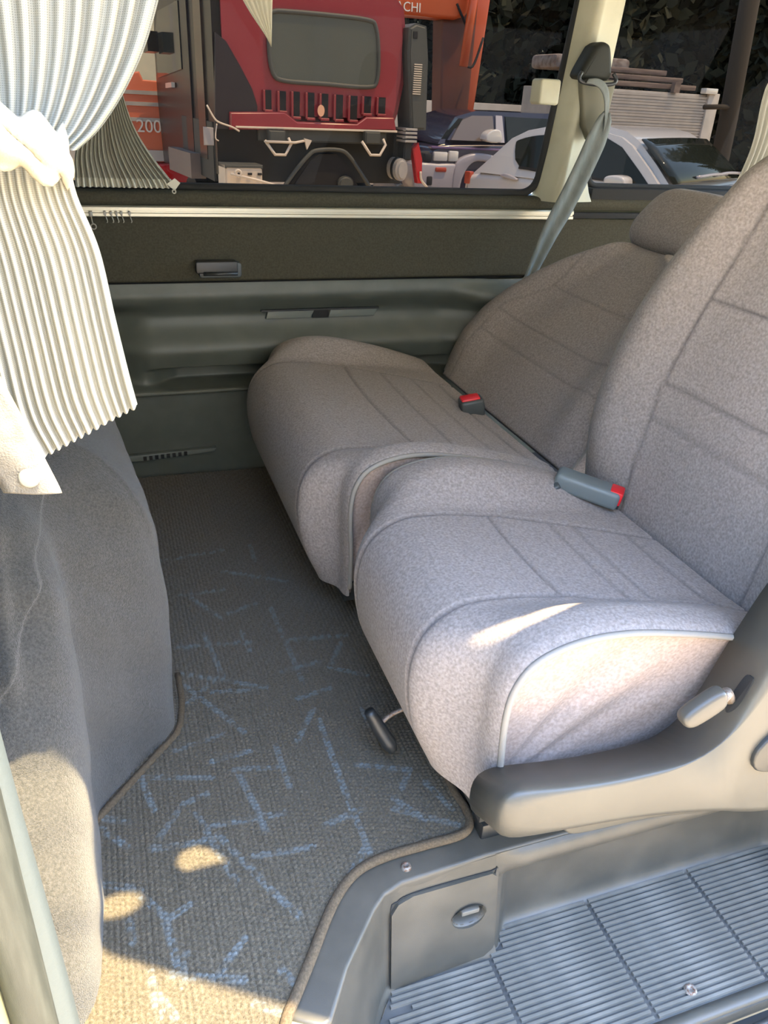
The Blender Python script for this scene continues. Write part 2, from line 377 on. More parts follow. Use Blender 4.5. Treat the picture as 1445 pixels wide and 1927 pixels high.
# sill top
sill = [(0.09, 0.575), (0.107, 0.532), (0.148, 0.508), (0.160, 0.512), (0.198, 0.570), (0.257, 0.637), (0.278, 0.655), (0.308, 0.665), (0.45, 0.672), (1.4, 0.672), (1.4, 0.76), (0.05, 0.76), (0.03, 0.60)]
prism('sill_cover', sill, 'z', -0.04, -0.001, M_step, step, 0.006)
prism('sill_end', [(-0.14, 0.49), (0.115, 0.49), (0.152, 0.508), (0.108, 0.534), (0.08, 0.58), (-0.14, 0.58)], 'z', -0.25, -0.004, M_paint, step, 0.004)
# riser: plan curve top and bottom
top = cr([(0.160, 0.512), (0.198, 0.570), (0.257, 0.637), (0.282, 0.657), (0.32, 0.667), (0.40, 0.670), (0.4688, 0.672)], 5)
bot = cr([(0.205, 0.495), (0.236, 0.560), (0.272, 0.618), (0.298, 0.634), (0.335, 0.640), (0.41, 0.640), (0.470, 0.640)], 5)
G = []
for f in np.linspace(0, 1, 14):
    k = sst(0, 1, f); z = -0.006 - 0.196 * f
    g = np.array([(t[0] * (1 - f) + b[0] * f, t[1] * (1 - f) + b[1] * f - 0.012 * math.sin(math.pi * f) * 0, z) for t, b in zip(top, bot)])
    if f > 0.93: g[:, 1] -= 0.010 * (f - 0.93) / 0.07
    G.append(g)
rz = grid('storage_riser', G, M_step, step)
bm = bmesh.new(); bm.from_mesh(rz.data)
bmesh.ops.subdivide_edges(bm, edges=bm.edges[:], cuts=3, use_grid_fill=True)
bmesh.ops.delete(bm, geom=[f for f in bm.faces if ((f.calc_center_median().x - 0.418) / 0.027) ** 2 + ((f.calc_center_median().z + 0.103) / 0.0222) ** 2 < 1], context='FACES')
bm.to_mesh(rz.data); bm.free()
def rp(x, z):                      # a point on the riser's face
    f = min(max((-0.006 - z) / 0.196, 0), 1)
    pt = np.array(top); pb = np.array(bot); p = pt * (1 - f) + pb * f
    return np.interp(x, p[:, 0], p[:, 1])
# rear riser, set back, with a rolled top
G = []
for (y, z) in cr([(0.672, -0.004), (0.664, -0.012), (0.660, -0.03), (0.668, -0.045), (0.690, -0.055), (0.697, -0.08), (0.690, -0.15), (0.684, -0.185), (0.672, -0.198), (0.655, -0.2005)], 4):
    row = []
    for x in np.linspace(0.462, 1.12, 46):
        f = float(sst(0.468, 0.506, x)) * (1 - float(sst(1.04, 1.10, x))); yy = rp(0.468, z) * (1 - f) + y * f
        row.append((x, yy, z))
    G.append(row)
grid('rear_riser', G, M_step, step)
lohi('step_end', (1.085, 0.44, -0.21), (1.4, 0.70, -0.002), M_step, step, 0.012)
# storage door in the riser: proud panel with a round finger recess
door = empty('storage_door', (0.38, 0.65, -0.12), 'dark plastic storage flap with round finger latch in the step riser', 'flap')
out = [(0.288, -0.190), (0.300, -0.199), (0.448, -0.196), (0.462, -0.186), (0.4655, -0.178), (0.4625, -0.040), (0.455, -0.033), (0.325, -0.029), (0.300, -0.033), (0.288, -0.045)]
bm = bmesh.new(); es = []
hole = ell(0.418, -0.103, 0.0285, 0.0235, 20)
for ring in (out, hole):
    vs = [bm.verts.new((x, rp(x, z) - 0.006, z)) for x, z in ring]
    for i in range(len(vs)): es.append(bm.edges.new((vs[i], vs[(i + 1) % len(vs)])))
bmesh.ops.triangle_fill(bm, use_beauty=True, use_dissolve=False, edges=es)
bnd = [e for e in bm.edges if e.is_boundary]
r = bmesh.ops.extrude_edge_only(bm, edges=bnd)
for v in [g for g in r['geom'] if isinstance(g, bmesh.types.BMVert)]: v.co.y += 0.010
bm_obj('panel', bm, M_step, door, True, 30)
tube('panel_gap', [(x, rp(x, z) - 0.001, z) for x, z in [(a, b) for a, b in cr(out, 3, True)]], 0.0011, M_matte, door, 5, closed=True)
grid('latch_bowl', [[(0.418 + r_ * math.cos(a), rp(0.418, -0.103) - 0.0065 + d, -0.103 + r_ * 0.82 * math.sin(a)) for a in np.linspace(0, 2 * math.pi, 21)[:-1]] for r_, d in ((0.030, 0.0), (0.028, 0.001), (0.0268, 0.012), (0.024, 0.028), (0.014, 0.036), (0.002, 0.037))], M_step, door, closed_v=True)
box('latch', (0.424, rp(0.418, -0.103) + 0.004, -0.104), (0.030, 0.010, 0.010), M_rib, door, 0.002)
sc = empty('sill_screw', (0.322, 0.690, 0), 'worn round screw head in the sill beside the mat binding', 'screw')
c = Vector((0.322, 0.688, -0.001))
grid('screw_head', [[(c.x + r_ * math.cos(a), c.y + r_ * math.sin(a), c.z + h) for a in np.linspace(0, 2 * math.pi, 17)[:-1]] for r_, h in ((0.0085, 0.0), (0.0075, 0.0035), (0.005, 0.005), (0.0032, 0.0048), (0.0028, 0.003), (0.0005, 0.003))], M_screw, sc, closed_v=True)

# step tread with separate ribs
tread = prism('step_tread', [(0.205, 0.50), (0.25, 0.58), (0.29, 0.628), (0.33, 0.637), (0.472, 0.640), (0.50, 0.680), (1.10, 0.680), (1.10, 0.445), (0.18, 0.445)], 'z', -0.22, -0.2, M_tread, None, 0.0)
parent_to(tread, step)
lip = grid('step_lip', [[(x, y, z) for (y, z) in cr([(0.468, -0.199), (0.462, -0.194), (0.452, -0.194), (0.446, -0.20), (0.444, -0.225), (0.455, -0.235)], 4)] for x in np.linspace(0.15, 1.4, 30)], M_trim, step)
lohi('lower_tread', (0.15, 0.325, -0.27), (1.5, 0.447, -0.24), M_black, step)
for k in range(7):
    lohi('lower_rib', (0.2, 0.333 + 0.0155 * k, -0.242), (1.5, 0.342 + 0.0155 * k, -0.230), M_black, step, 0.003)
segs = [(0.0, 0.452), (0.460, 0.655), (0.663, 0.862), (0.870, 1.075)]
ribmesh = {}
for k in range(22):
    y = 0.474 + 0.0094 * k
    for (a, b) in segs:
        if a == 0.0:
            a = 0.236 + max(0, (y - 0.50)) * 0.42 + (0.035 if k % 7 == 6 else 0.0)
            if y > 0.63: continue
        if y > 0.638 and a < 0.47: a = max(a, 0.485)
        if y > 0.672: continue
        key = round(b - a, 3)
        if key not in ribmesh:
            L = key; w = 0.0031; h = 0.0045
            vs = [(x, s * ww, zz) for x in (0, L) for (s, ww, zz) in ((-1, w, 0), (-1, w * 0.7, h), (1, w * 0.7, h), (1, w, 0))]
            me = bpy.data.meshes.new('rib'); me.from_pydata(vs, [], [(0, 1, 5, 4), (1, 2, 6, 5), (2, 3, 7, 6), (0, 3, 2, 1), (4, 5, 6, 7)]); me.materials.append(M_rib); ribmesh[key] = me
        o = bpy.data.objects.new('rib', ribmesh[key]); o.location = (a, y, -0.2); COL.objects.link(o); parent_to(o, step)
sc2 = empty('step_screw', (0.73, 0.49, -0.2), 'dusty flat screw set in the ribbed step tread near its lip', 'screw')
grid('screw_head', [[(0.735 + r_ * math.cos(a), 0.492 + r_ * math.sin(a), -0.1965 + h) for a in np.linspace(0, 2 * math.pi, 17)[:-1]] for r_, h in ((0.0105, 0.0), (0.009, 0.003), (0.005, 0.0035), (0.0035, 0.002), (0.0005, 0.002))], M_screw, sc2, closed_v=True)

# ------------------------------------------------------------------ floor mat
fm = empty('floor_mat', (0.2, 1.2, 0), 'dark ribbed carpet floor mat with blue scribble pattern and brown edge', 'mat')
edge = cr([(0.02, 0.508), (0.09, 0.510), (0.112, 0.535), (0.150, 0.586), (0.200, 0.655), (0.243, 0.693), (0.29, 0.707), (0.36, 0.710), (0.415, 0.711), (0.438, 0.722), (0.447, 0.750), (0.443, 0.81), (0.46, 0.95), (0.49, 1.2)], 6)
outline = np.vstack([edge[:, :2], [(0.60, 1.3), (0.60, 2.088), (-0.20, 2.088), (-0.20, 0.508)]])
nx, ny = 430, 560
xs = np.linspace(-0.14, 0.52, nx); ys = np.concatenate([np.linspace(0.505, 1.15, 400), np.linspace(1.152, 2.09, ny - 400)])
GX, GY = np.meshgrid(xs, ys, indexing='ij')
strokes = [((-0.071,0.970),(0.072,0.929)), ((-0.035,0.948),(-0.023,0.890)), ((0.060,0.898),(0.021,0.888)), ((0.021,0.888),(-0.032,0.818)), ((-0.032,0.818),(0.041,0.811)), ((0.041,0.811),(0.060,0.835)), ((0.039,0.867),(0.056,0.806)), ((0.060,0.835),(0.170,0.828)), ((0.115,0.922),(0.133,0.834)), ((0.133,0.834),(0.135,0.802)), ((0.108,0.936),(0.177,0.922)), ((0.186,0.969),(0.189,0.877)), ((0.056,0.806),(0.079,0.730)), ((0.065,0.818),(0.129,0.693)), ((0.129,0.693),(0.154,0.652)), ((0.112,0.765),(0.198,0.754)), ((0.273,1.011),(0.272,0.837)), ((0.272,0.837),(0.276,0.722)), ((0.223,0.787),(0.287,0.799)), ((0.307,0.891),(0.389,0.855)), ((0.389,0.855),(0.363,0.821)), ((0.336,0.785),(0.422,0.728)), ((0.343,0.805),(0.377,0.752)), ((0.276,0.736),(0.215,0.667)), ((0.020,1.004),(0.103,1.019)), ((0.055,1.160),(0.139,1.015)), ((0.044,1.104),(0.104,1.161)), ((0.049,1.200),(0.198,1.120)), ((0.100,1.132),(0.177,1.118)), ((0.108,1.312),(0.125,1.171)), ((0.052,1.283),(0.193,1.262)), ((0.183,1.301),(0.188,1.237)), ((0.258,1.369),(0.269,1.116)), ((0.076,1.469),(0.169,1.466)), ((0.097,1.453),(0.153,1.357)), ((0.167,1.373),(0.229,1.397)), ((0.268,1.251),(0.389,1.237)), ((0.371,1.214),(0.330,1.147)), ((0.330,1.147),(0.394,1.105)), ((0.236,1.157),(0.314,1.168)), ((-0.101,0.897),(-0.059,0.875)), ((-0.101,0.877),(-0.065,0.832)), ((-0.100,0.779),(-0.051,0.756)), ((-0.051,0.747),(-0.022,0.706)), ((-0.022,0.706),(-0.008,0.605)), ((-0.023,0.698),(0.014,0.715)), ((-0.067,0.711),(-0.065,0.680)), ((-0.045,0.633),(-0.040,0.570)), ((-0.023,0.623),(0.066,0.589)), ((0.035,0.605),(0.076,0.644)), ((0.114,0.588),(0.129,0.562)), ((-0.038,0.600),(-0.021,0.569)), ((-0.007,0.618),(-0.000,0.645)), ((0.074,0.556),(0.108,0.532)), ((0.043,1.625),(0.194,1.637)), ((0.261,1.646),(0.260,1.570)), ((0.180,1.542),(0.314,1.462)), ((0.249,1.075),(0.314,1.088)), ((0.141,0.969),(0.077,0.963)), ((0.355,1.016),(0.367,0.930)), ((0.270,1.040),(0.224,0.971)), ((0.405,0.821),(0.426,0.759))]      # the scribble print, in metres on the floor
pat = np.zeros_like(GX)
for (p, q) in strokes:
    a = np.array(p); b = np.array(q); ab = b - a; L2 = ab @ ab
    u = np.clip(((GX - a[0]) * ab[0] + (GY - a[1]) * ab[1]) / L2, 0, 1)
    d = np.hypot(GX - a[0] - u * ab[0], GY - a[1] - u * ab[1])
    pat = np.maximum(pat, (1 - sst(0.0045, 0.0065, d)) * rng.uniform(0.7, 1.0))
ridx = np.floor(GX / 0.008).astype(int)
tuft = np.sin(GY * 2 * math.pi / 0.0075 + (ridx * 2.4) % 6.28 + np.sin(GX * 55) * 1.5)
# the print is woven tuft by tuft: each tuft of a rib is either blue or left dark
row = np.floor(GY / 0.0068 + (ridx * 0.37) % 1.0).astype(int)
cell = np.sin(ridx * 12.9898 + row * 78.233) * 43758.5453; cell = cell - np.floor(cell)
pat = np.where(cell > 0.30, pat * (0.45 + 0.55 * cell), pat * 0.12) * np.clip(0.75 + 0.4 * tuft, 0.2, 1)
zz = 0.006 + 0.0022 * np.abs(np.sin(math.pi * GX / 0.008)) ** 0.6 + 0.0008 * tuft + rng.normal(0, 0.00035, GX.shape) + 0.002 * np.sin(GX * 9 + 1) * np.sin(GY * 7)
def inside(px_, py_, poly):
    r = np.zeros(px_.shape, bool); n = len(poly); j = n - 1
    for i in range(n):
        xi, yi = poly[i]; xj, yj = poly[j]
        c_ = ((yi > py_) != (yj > py_)) & (px_ < (xj - xi) * (py_ - yi) / (yj - yi + 1e-12) + xi); r ^= c_; j = i
    return r
ins = inside(GX, GY, outline)
idx = np.arange(nx * ny).reshape(nx, ny)
q = np.stack([idx[:-1, :-1], idx[1:, :-1], idx[1:, 1:], idx[:-1, 1:]], -1)[ins[:-1, :-1] & ins[1:, 1:]].reshape(-1, 4)
me = bpy.data.meshes.new('carpet_pile'); V = np.stack([GX, GY, zz], -1).reshape(-1, 3)
used = np.unique(q); remap = -np.ones(nx * ny, int); remap[used] = np.arange(len(used))
me.from_pydata(V[used].tolist(), [], remap[q].tolist())
a = me.attributes.new('pattern', 'FLOAT', 'POINT'); a.data.foreach_set('value', pat.ravel()[used].astype(np.float32))
link_mesh('carpet_pile', me, M_mat, fm)
tube('edge_binding', [(x, y, 0.007) for x, y in edge], 0.0075, M_bind, fm, 8)
tube('edge_binding', [(x, y, 0.008) for x, y in cr([(-0.112, 0.888), (-0.076, 0.928), (-0.010, 1.003), (0.029, 1.050), (0.043, 1.12), (0.044, 1.2)], 6)], 0.0065, M_bind, fm, 8)

# ------------------------------------------------------------------ carpet-covered pedestal at the front
hp = empty('carpeted_pedestal', (-0.2, 1.1, 0), 'dark grey carpet-covered front seat pedestal bulging beside the floor mat', 'pedestal')
rings = [
 (0.00, [(-0.5,.54),(-.30,.555),(-.17,.565),(-.118,.60),(-.102,.68),(-.100,.80),(-.102,.90),(-.055,.97),(.012,1.045),(.026,1.14),(.02,1.4),(-.03,1.75),(-.1,2.0)]),
 (0.10, [(-0.5,.57),(-.30,.585),(-.17,.595),(-.115,.63),(-.098,.70),(-.096,.81),(-.099,.905),(-.050,.975),(.020,1.05),(.032,1.14),(.02,1.4),(-.03,1.75),(-.1,2.0)]),
 (0.20, [(-0.5,.62),(-.30,.64),(-.17,.655),(-.115,.69),(-.095,.75),(-.092,.83),(-.098,.91),(-.045,.98),(.024,1.055),(.036,1.14),(.02,1.4),(-.03,1.75),(-.1,2.0)]),
 (0.28, [(-0.5,.68),(-.30,.70),(-.18,.715),(-.125,.745),(-.098,.79),(-.092,.85),(-.098,.92),(-.045,.985),(.022,1.06),(.034,1.14),(.015,1.4),(-.03,1.75),(-.1,2.0)]),
 (0.36, [(-0.5,.74),(-.30,.76),(-.19,.775),(-.135,.80),(-.102,.835),(-.094,.88),(-.098,.935),(-.048,1.0),(.016,1.07),(.028,1.14),(.005,1.4),(-.04,1.75),(-.1,2.0)]),
 (0.43, [(-0.5,.79),(-.30,.81),(-.20,.825),(-.145,.845),(-.112,.87),(-.102,.91),(-.100,.96),(-.055,1.02),(.000,1.08),(.012,1.14),(-.01,1.4),(-.05,1.75),(-.1,2.0)]),
 (0.48, [(-0.5,.83),(-.30,.85),(-.21,.865),(-.16,.88),(-.13,.905),(-.118,.94),(-.110,.985),(-.075,1.04),(-.025,1.10),(-.016,1.15),(-.03,1.4),(-.06,1.75),(-.1,2.0)]),
 (0.52, [(-0.5,.88),(-.32,.90),(-.24,.91),(-.19,.925),(-.165,.95),(-.15,.98),(-.14,1.02),(-.11,1.07),(-.07,1.12),(-.06,1.17),(-.07,1.4),(-.09,1.75),(-.12,2.0)]),
 (0.545,[(-0.5,.98),(-.35,1.0),(-.28,1.01),(-.25,1.02),(-.23,1.04),(-.22,1.06),(-.20,1.09),(-.18,1.13),(-.15,1.17),(-.14,1.21),(-.14,1.4),(-.15,1.75),(-.16,2.0)]),
 (0.55, [(-0.5,1.2),(-.45,1.2),(-.42,1.2),(-.40,1.2),(-.39,1.2),(-.38,1.21),(-.37,1.23),(-.36,1.25),(-.35,1.3),(-.35,1.35),(-.35,1.5),(-.35,1.8),(-.35,2.0)]),
]
rows = np.array([[(x, y, z) for x, y in ring] for z, ring in rings])
rows = np.stack([cr(r, 18) for r in rows]); rows = np.stack([cr(rows[:, j], 16) for j in range(rows.shape[1])], 1)
rows[..., 2] = np.clip(rows[..., 2], 0, 0.56)
xx, yy, z3 = rows[..., 0], rows[..., 1], rows[..., 2]
dn = 0.006 * np.sin(xx * 31 + z3 * 9) * np.sin(z3 * 21 + yy * 13) + 0.003 * np.sin(yy * 60 + z3 * 40)
# soft creases in the carpet
for (x0, z0, x1, z1, amp) in ((-0.075 - 0.10, 0.60, -0.16, 0.36, 0.012), (-0.21, 0.56, -0.20, 0.40, -0.014), (-0.22, 0.50, -0.27, 0.33, 0.014)):
    t_ = np.clip((z3 - z1) / (z0 - z1), 0, 1); xc = x1 + (x0 - x1) * t_
    dn += amp * np.exp(-((xx - xc) / 0.012) ** 2) * sst(z1 - 0.04, z1 + 0.04, z3) * (yy < 1.1)
xl = np.interp(z3, [0.30, 0.345, 0.38, 0.425, 0.452, 0.475, 0.505, 0.54], [-0.23, -0.19, -0.165, -0.14, -0.122, -0.125, -0.112, -0.10])
dn += 0.010 * (1 - sst(-0.003, 0.004, xx - xl)) * sst(0.28, 0.36, z3) * (yy < 1.05)      # a loose flap of carpet lying over the corner
rows[..., 1] -= dn * (z3 > 0.01); rows[..., 0] += 0.4 * dn * (z3 > 0.01)
grid('carpet_cover', rows, M_hump, hp)

# ------------------------------------------------------------------ seats
EDGE = [(.425, .108), (.424, .21), (.421, .305), (.430, .362), (.458, .400), (.515, .420), (.59, .421), (.68, .404), (.78, .376), (.875, .342)]
CENT = [(.400, .095), (.366, .18), (.354, .275), (.372, .345), (.425, .383), (.50, .384), (.58, .372), (.67, .360), (.77, .346), (.888, .326)]

def interp_prof(P, n): return cr(P, n)

def cushion(seat, y0, y1, bol, seams_x, narrow, x_off=0.0, front_seam=None):
    """y0 near side, y1 far side; bol: (near seam |t|, far seam t)."""
    NU, NV = 20, 150
    E = cr(EDGE, NU) + np.array([x_off, 0]); Cc = cr(CENT, NU) + np.array([x_off, 0]); n = len(E)
    # puff the nose at mid width
    t = np.linspace(-1, 1, NV); t = np.sign(t) * (1 - (1 - np.abs(t)) ** 1.25)
    yc, hw = (y0 + y1) / 2, (y1 - y0) / 2
    w = sst(1 - 2 * bol * 0.95, 1 - bol * 0.55, np.abs(t))
    P = np.zeros((n, NV, 3)); seam = np.zeros((n, NV))
    roll = np.clip((np.abs(t) - 0.90) / 0.10, 0, 1)
    drop = 1 - np.sqrt(np.clip(1 - roll ** 2, 0, 1))
    ctr = np.array([x_off + 0.62, 0.22])
    for j in range(NV):
        c_ = Cc * (1 - w[j]) + E * w[j]
        d = c_ - ctr; L = np.linalg.norm(d, axis=1)[:, None]
        c_ = c_ - d / L * 0.011 * drop[j]
        P[:, j, 0] = c_[:, 0]; P[:, j, 2] = c_[:, 1]; P[:, j, 1] = yc + hw * t[j]
    X_ = P[..., 0]; T_ = np.broadcast_to(t, X_.shape)
    ui = np.broadcast_to(np.linspace(0, 1, n)[:, None], X_.shape)
    # bolster seams
    k = narrow * np.clip((X_ - x_off - 0.60), 0, 1) / hw
    tn = -(1 - 2 * bol) - k; tf = (1 - 2 * bol) - k * 1.15
    g = np.maximum(np.exp(-((T_ - tn) * hw / 0.0032) ** 2), np.exp(-((T_ - tf) * hw / 0.0032) ** 2))
    inside = sst(0, 0.01, (T_ - tn) * hw) * sst(0, 0.01, (tf - T_) * hw) * (ui > 0.5)
    for i, sx in enumerate(seams_x):
        bow = 0.012 * (1 - (T_ / 0.6) ** 2) * (0.5 if i else 1)
        g = np.maximum(g, inside * np.exp(-((X_ - x_off - sx + bow) / 0.0032) ** 2) * (1 if i in (0, len(seams_x) - 1) else 0.7))
    # tangent-based normals for the groove
    du = np.gradient(P, axis=0); dv = np.gradient(P, axis=1); N = np.cross(dv, du); N /= np.maximum(np.linalg.norm(N, axis=2)[..., None], 1e-9)
    if N[n // 2, NV // 2, 2] < 0: N = -N
    pad = 0.004 * inside * np.abs(np.sin((X_ - x_off) * 30))
    P -= N * (0.0042 * g)[..., None]
    ob = grid('cushion', P, M_seat, seat)
    set_attr(ob, 'seam', np.clip(g * 0.55, 0, 1))
    # side panels, piped along their upper edge
    for s, jj in ((-1, 0), (1, NV - 1)):
        e = P[:, jj]; R = []
        for f in np.linspace(0, 1, 26):
            xb = x_off + 0.445 + (e[:, 0] - x_off - 0.42) * 0.98
            xx_ = e[:, 0] * (1 - f) + xb * f; zz_ = e[:, 2] * (1 - f) + 0.10 * f
            yy_ = e[:, 1] - s * (0.008 * np.sin(min(f * 4, 1) * math.pi / 2) + 0.030 * f)
            ang = np.arctan2(zz_ - 0.12, xx_ - x_off - 0.43 + 1e-6)
            wr = 0.0045 * np.sin(ang * 17 + 0.6) * sst(0.35, 0.6, ang) * (1 - sst(1.15, 1.4, ang)) * sst(0.02, 0.12, np.hypot(zz_ - .12, xx_ - x_off - .43)) * (1 - sst(0.26, 0.36, np.hypot(zz_ - .12, xx_ - x_off - .43)))
            R.append(np.stack([xx_, yy_ + s * wr, zz_], 1))
        grid('side_panel', R, M_seatside, seat)
        tube('piping', e[4:] + np.array([0, s * 0.002, 0]), 0.0048, M_pipe, seat, 7)
    prism('pan', [(x_off + .43, .088), (x_off + .95, .088), (x_off + .95, .13), (x_off + .43, .13)], 'y', y0 + 0.02, y1 - 0.02, M_matte, seat)
    return yc, hw

def backrest(seat, yc, hinge, th, ws, L, bolt, seam_v, seam_h, thick=0.11, bulge=0.045, square=0.0):
    """ws: list of (s, half width)."""
    th = math.radians(th); A = np.array([math.sin(th), 0, math.cos(th)]); Nn = np.array([-math.cos(th), 0, math.sin(th)]); Yv = np.array([0, 1, 0.0])
    ns, nf = 150, 130
    sv = L * (1 - (1 - np.linspace(0, 1, ns)) ** 1.6)
    hw = np.interp(sv, [a for a, _ in ws], [b for _, b in ws])
    kern = np.hanning(13); kern /= kern.sum(); hw = np.convolve(np.pad(hw, 6, 'edge'), kern, 'valid')
    hw[-14:] = np.minimum(hw[-14:], hw[-14] * np.sqrt(np.clip(1 - np.linspace(0, 1, 14) ** 2 * 0.6, 0.02, 1)))
    t = np.linspace(-1, 1, nf); t = np.sign(t) * (1 - (1 - np.abs(t)) ** 1.25)
    end = np.clip((sv - (L - 0.07)) / 0.07, 0, 1); capf = np.sqrt(np.clip(1 - end ** 2, 0, 1))
    bump_ = bulge * np.exp(-((np.abs(t) - 0.80) / 0.22) ** 2)
    rolled = np.clip((np.abs(t) - 0.9) / 0.1, 0, 1); rr = 0.012 * (1 - np.sqrt(np.clip(1 - rolled ** 2, 0, 1)))
    G = []; seam = []
    o = np.array([hinge[0], yc, hinge[1]])
    for i, s in enumerate(sv):
        lum = 0.012 * math.sin(min(s / (L * 0.8), 1) * math.pi)
        nfv = (0.012 + lum + bump_ * (0.35 + 0.65 * float(sst(0.0, 0.15, s))) * (1 - 0.5 * float(sst(0.75 * L, L, s))) - rr)
        nfv = nfv * capf[i] - (1 - capf[i]) * 0.05
        tv = np.interp(s, [a for a, _ in seam_v], [b for _, b in seam_v])
        hr_ = hw[i] + square * (hw[0] - hw[i]) * float(1 - sst(0.8 * L, L, s))       # the near shoulder is squarer on the wide seat
        y = np.where(t < 0, t * hr_, t * hw[i])
        tn_ = tv + square * 0.10
        g = np.maximum(np.exp(-((y - tv) / 0.003) ** 2), np.exp(-((y + tn_) / 0.003) ** 2))
        for sh in seam_h: g = np.maximum(g, ((y < tv) & (y > -tn_)) * math.exp(-((s - sh) / 0.003) ** 2))
        nfv = nfv - (0.0022 if square else 0.0032) * g
        front = o + A * s + Nn * nfv[:, None] + Yv * y[:, None]
        tb = np.linspace(1, -1, 14)
        nb = -(thick * capf[i] * (1 - 0.25 * np.abs(tb) ** 3) + 0.05 * (1 - capf[i]))
        back = o + A * s + Nn * nb[:, None] + Yv * (np.where(tb < 0, tb * hr_, tb * hw[i]) * 0.97)[:, None]
        G.append(np.vstack([front, back])); seam.append(np.r_[g, np.zeros(14)])
    ob = grid('backrest', G, M_seat, seat, closed_v=True, caps=True)
    set_attr(ob, 'seam', np.clip(np.array(seam) * (0.6 - 0.3 * (square > 0)), 0, 1))
    G = np.array(G)
    for j in (0, nf - 1):
        tube('piping', resample(G[2:-2, j], 90) + Nn * 0.002 + np.array([0, 0.002 if j else -0.002, 0]), 0.0038, M_pipe, seat, 7)
    return o, A, Nn

def headrest(seat, o, A, Nn, s0, s1, hw, yc):
    G = []
    for f in np.linspace(0, 1, 34):
        s = s0 + (s1 - s0) * f
        k = (1 - abs(2 * f - 1) ** 3.0) ** (1 / 2.4) if 0 < f < 1 else 0.02
        k = max(k, 0.03); ring = []
        wid = hw * (1.0 - 0.12 * f)
        for a in np.linspace(0, 2 * math.pi, 41)[:-1]:
            ca, sa = math.cos(a), math.sin(a)
            y = wid * (0.55 + 0.45 * k) * math.copysign(abs(ca) ** 0.55, ca); nn = 0.055 * k * math.copysign(abs(sa) ** 0.75, sa)
            ring.append(np.array([o[0], yc, o[2]]) + A * s + Nn * (nn - 0.03) + np.array([0, y, 0]))
        G.append(ring)
    hr = grid('headrest', G, M_seat, seat, closed_v=True, caps=True)
    for dy in (-0.055, 0.055):
        p = np.array([o[0], yc + dy, o[2]]) - Nn * 0.03
        tube('post', [p + A * (s0 - 0.06), p + A * (s0 + 0.03)], 0.006, M_screw, hr, 8)
    return hr

# the single seat by the door
s1 = empty('single_seat', (0.65, 0.92, 0), 'grey fabric single seat beside the step with plastic side shield and lever', 'seat')
cushion(s1, 0.645, 1.195, 0.27, (0.595, 0.700, 0.742, 0.842), 0.24, -0.01)
o, A, Nn = backrest(s1, 0.925, (0.905, 0.30), 12, [(0, .290), (.06, .308), (.14, .322), (.22, .328), (.30, .322), (.38, .305), (.46, .278), (.54, .242), (.62, .20), (.68, .16)], 0.69, 0.27,
                    [(0, .165), (.26, .172), (.40, .155), (.58, .12), (.7, .10)], (0.205, 0.27, 0.43))
headrest(s1, o, A, Nn, 0.715, 0.88, 0.125, 0.925)
# side shield: front snout, sweeping up to the recliner; its section leans so that the top face falls inwards
def pillow(name, outline, y0, y1, r, m_, p, lean=0.0, n=170):
    P = resample(cr(list(outline) + [outline[0]], 6), n + 1)[:-1]
    for _ in range(2): P = 0.5 * P + 0.25 * (np.roll(P, 1, 0) + np.roll(P, -1, 0))
    Ps = P.copy()
    for _ in range(26): Ps = 0.5 * Ps + 0.25 * (np.roll(Ps, 1, 0) + np.roll(Ps, -1, 0))
    T = np.roll(Ps, -4, 0) - np.roll(Ps, 4, 0); Nm = np.stack([-T[:, 1], T[:, 0]], 1); Nm /= np.linalg.norm(Nm, axis=1)[:, None]
    area = 0.5 * np.sum(P[:, 0] * np.roll(P[:, 1], -1) - np.roll(P[:, 0], -1) * P[:, 1])
    if area < 0: Nm = -Nm                                   # inward normals
    G = []
    for a in np.linspace(0, 90, 8):
        a = math.radians(a); k = 1 - math.sin(a); q = P * (1 - k) + Ps * k + Nm * (r * 0.8 * k); yy = y0 + r * (1 - math.cos(a))
        G.append([(x, yy, z - lean * (yy - y0)) for x, z in q])
    G.append([(x, y1, z - lean * (y1 - y0)) for x, z in P])
    return grid(name, G, m_, p, closed_v=True, caps=True)
sh = [(.388, .266), (.384, .24), (.386, .205), (.397, .183), (.43, .176), (.49, .170), (.60, .156), (.733, .125), (.80, .100), (.846, .088), (.95, .07), (1.06, .06), (1.06, .66), (.95, .66), (.86, .60), (.80, .52), (.765, .435), (.744, .37), (.724, .312), (.700, .272), (.660, .252), (.60, .250), (.53, .254), (.46, .264), (.41, .272)]
pillow('side_shield', sh, 0.556, 0.643, 0.019, M_trim, s1, 0.55)
prism('lower_shield', cr([(.49, .165), (.505, .140), (.54, .132), (.64, .125), (.74, .105), (.74, .13), (.52, .175)], 3, True), 'y', 0.575, 0.63, M_trim, s1, 0.004)
sn_ = np.array([-0.95, 0.12, 0.30]) / np.linalg.norm([-0.95, 0.12, 0.30])
sp_ = cr([(.7411, .5743, .3506), (.7434, .5805, .3548), (.7430, .5880, .3500), (.7366, .5904, .3282), (.7275, .5890, .3030), (.7240, .5810, .2960), (.7300, .5730, .3130)], 4, True)
sv_ = np.vstack([sp_ + sn_ * 0.0022, sp_ - sn_ * 0.004]); ns_ = len(sp_)
mesh_obj('slot', sv_, [tuple(range(ns_)), tuple(range(2 * ns_ - 1, ns_ - 1, -1))] + [(i, (i + 1) % ns_, ns_ + (i + 1) % ns_, ns_ + i) for i in range(ns_)], M_matte, s1, False)
lv = prism('recline_lever', cr([(0.600, 0.358), (0.605, 0.344), (0.622, 0.341), (0.657, 0.361), (0.658, 0.380), (0.645, 0.389), (0.614, 0.372)], 4, True), 'y', 0.532, 0.552, M_lever, s1, 0.006)
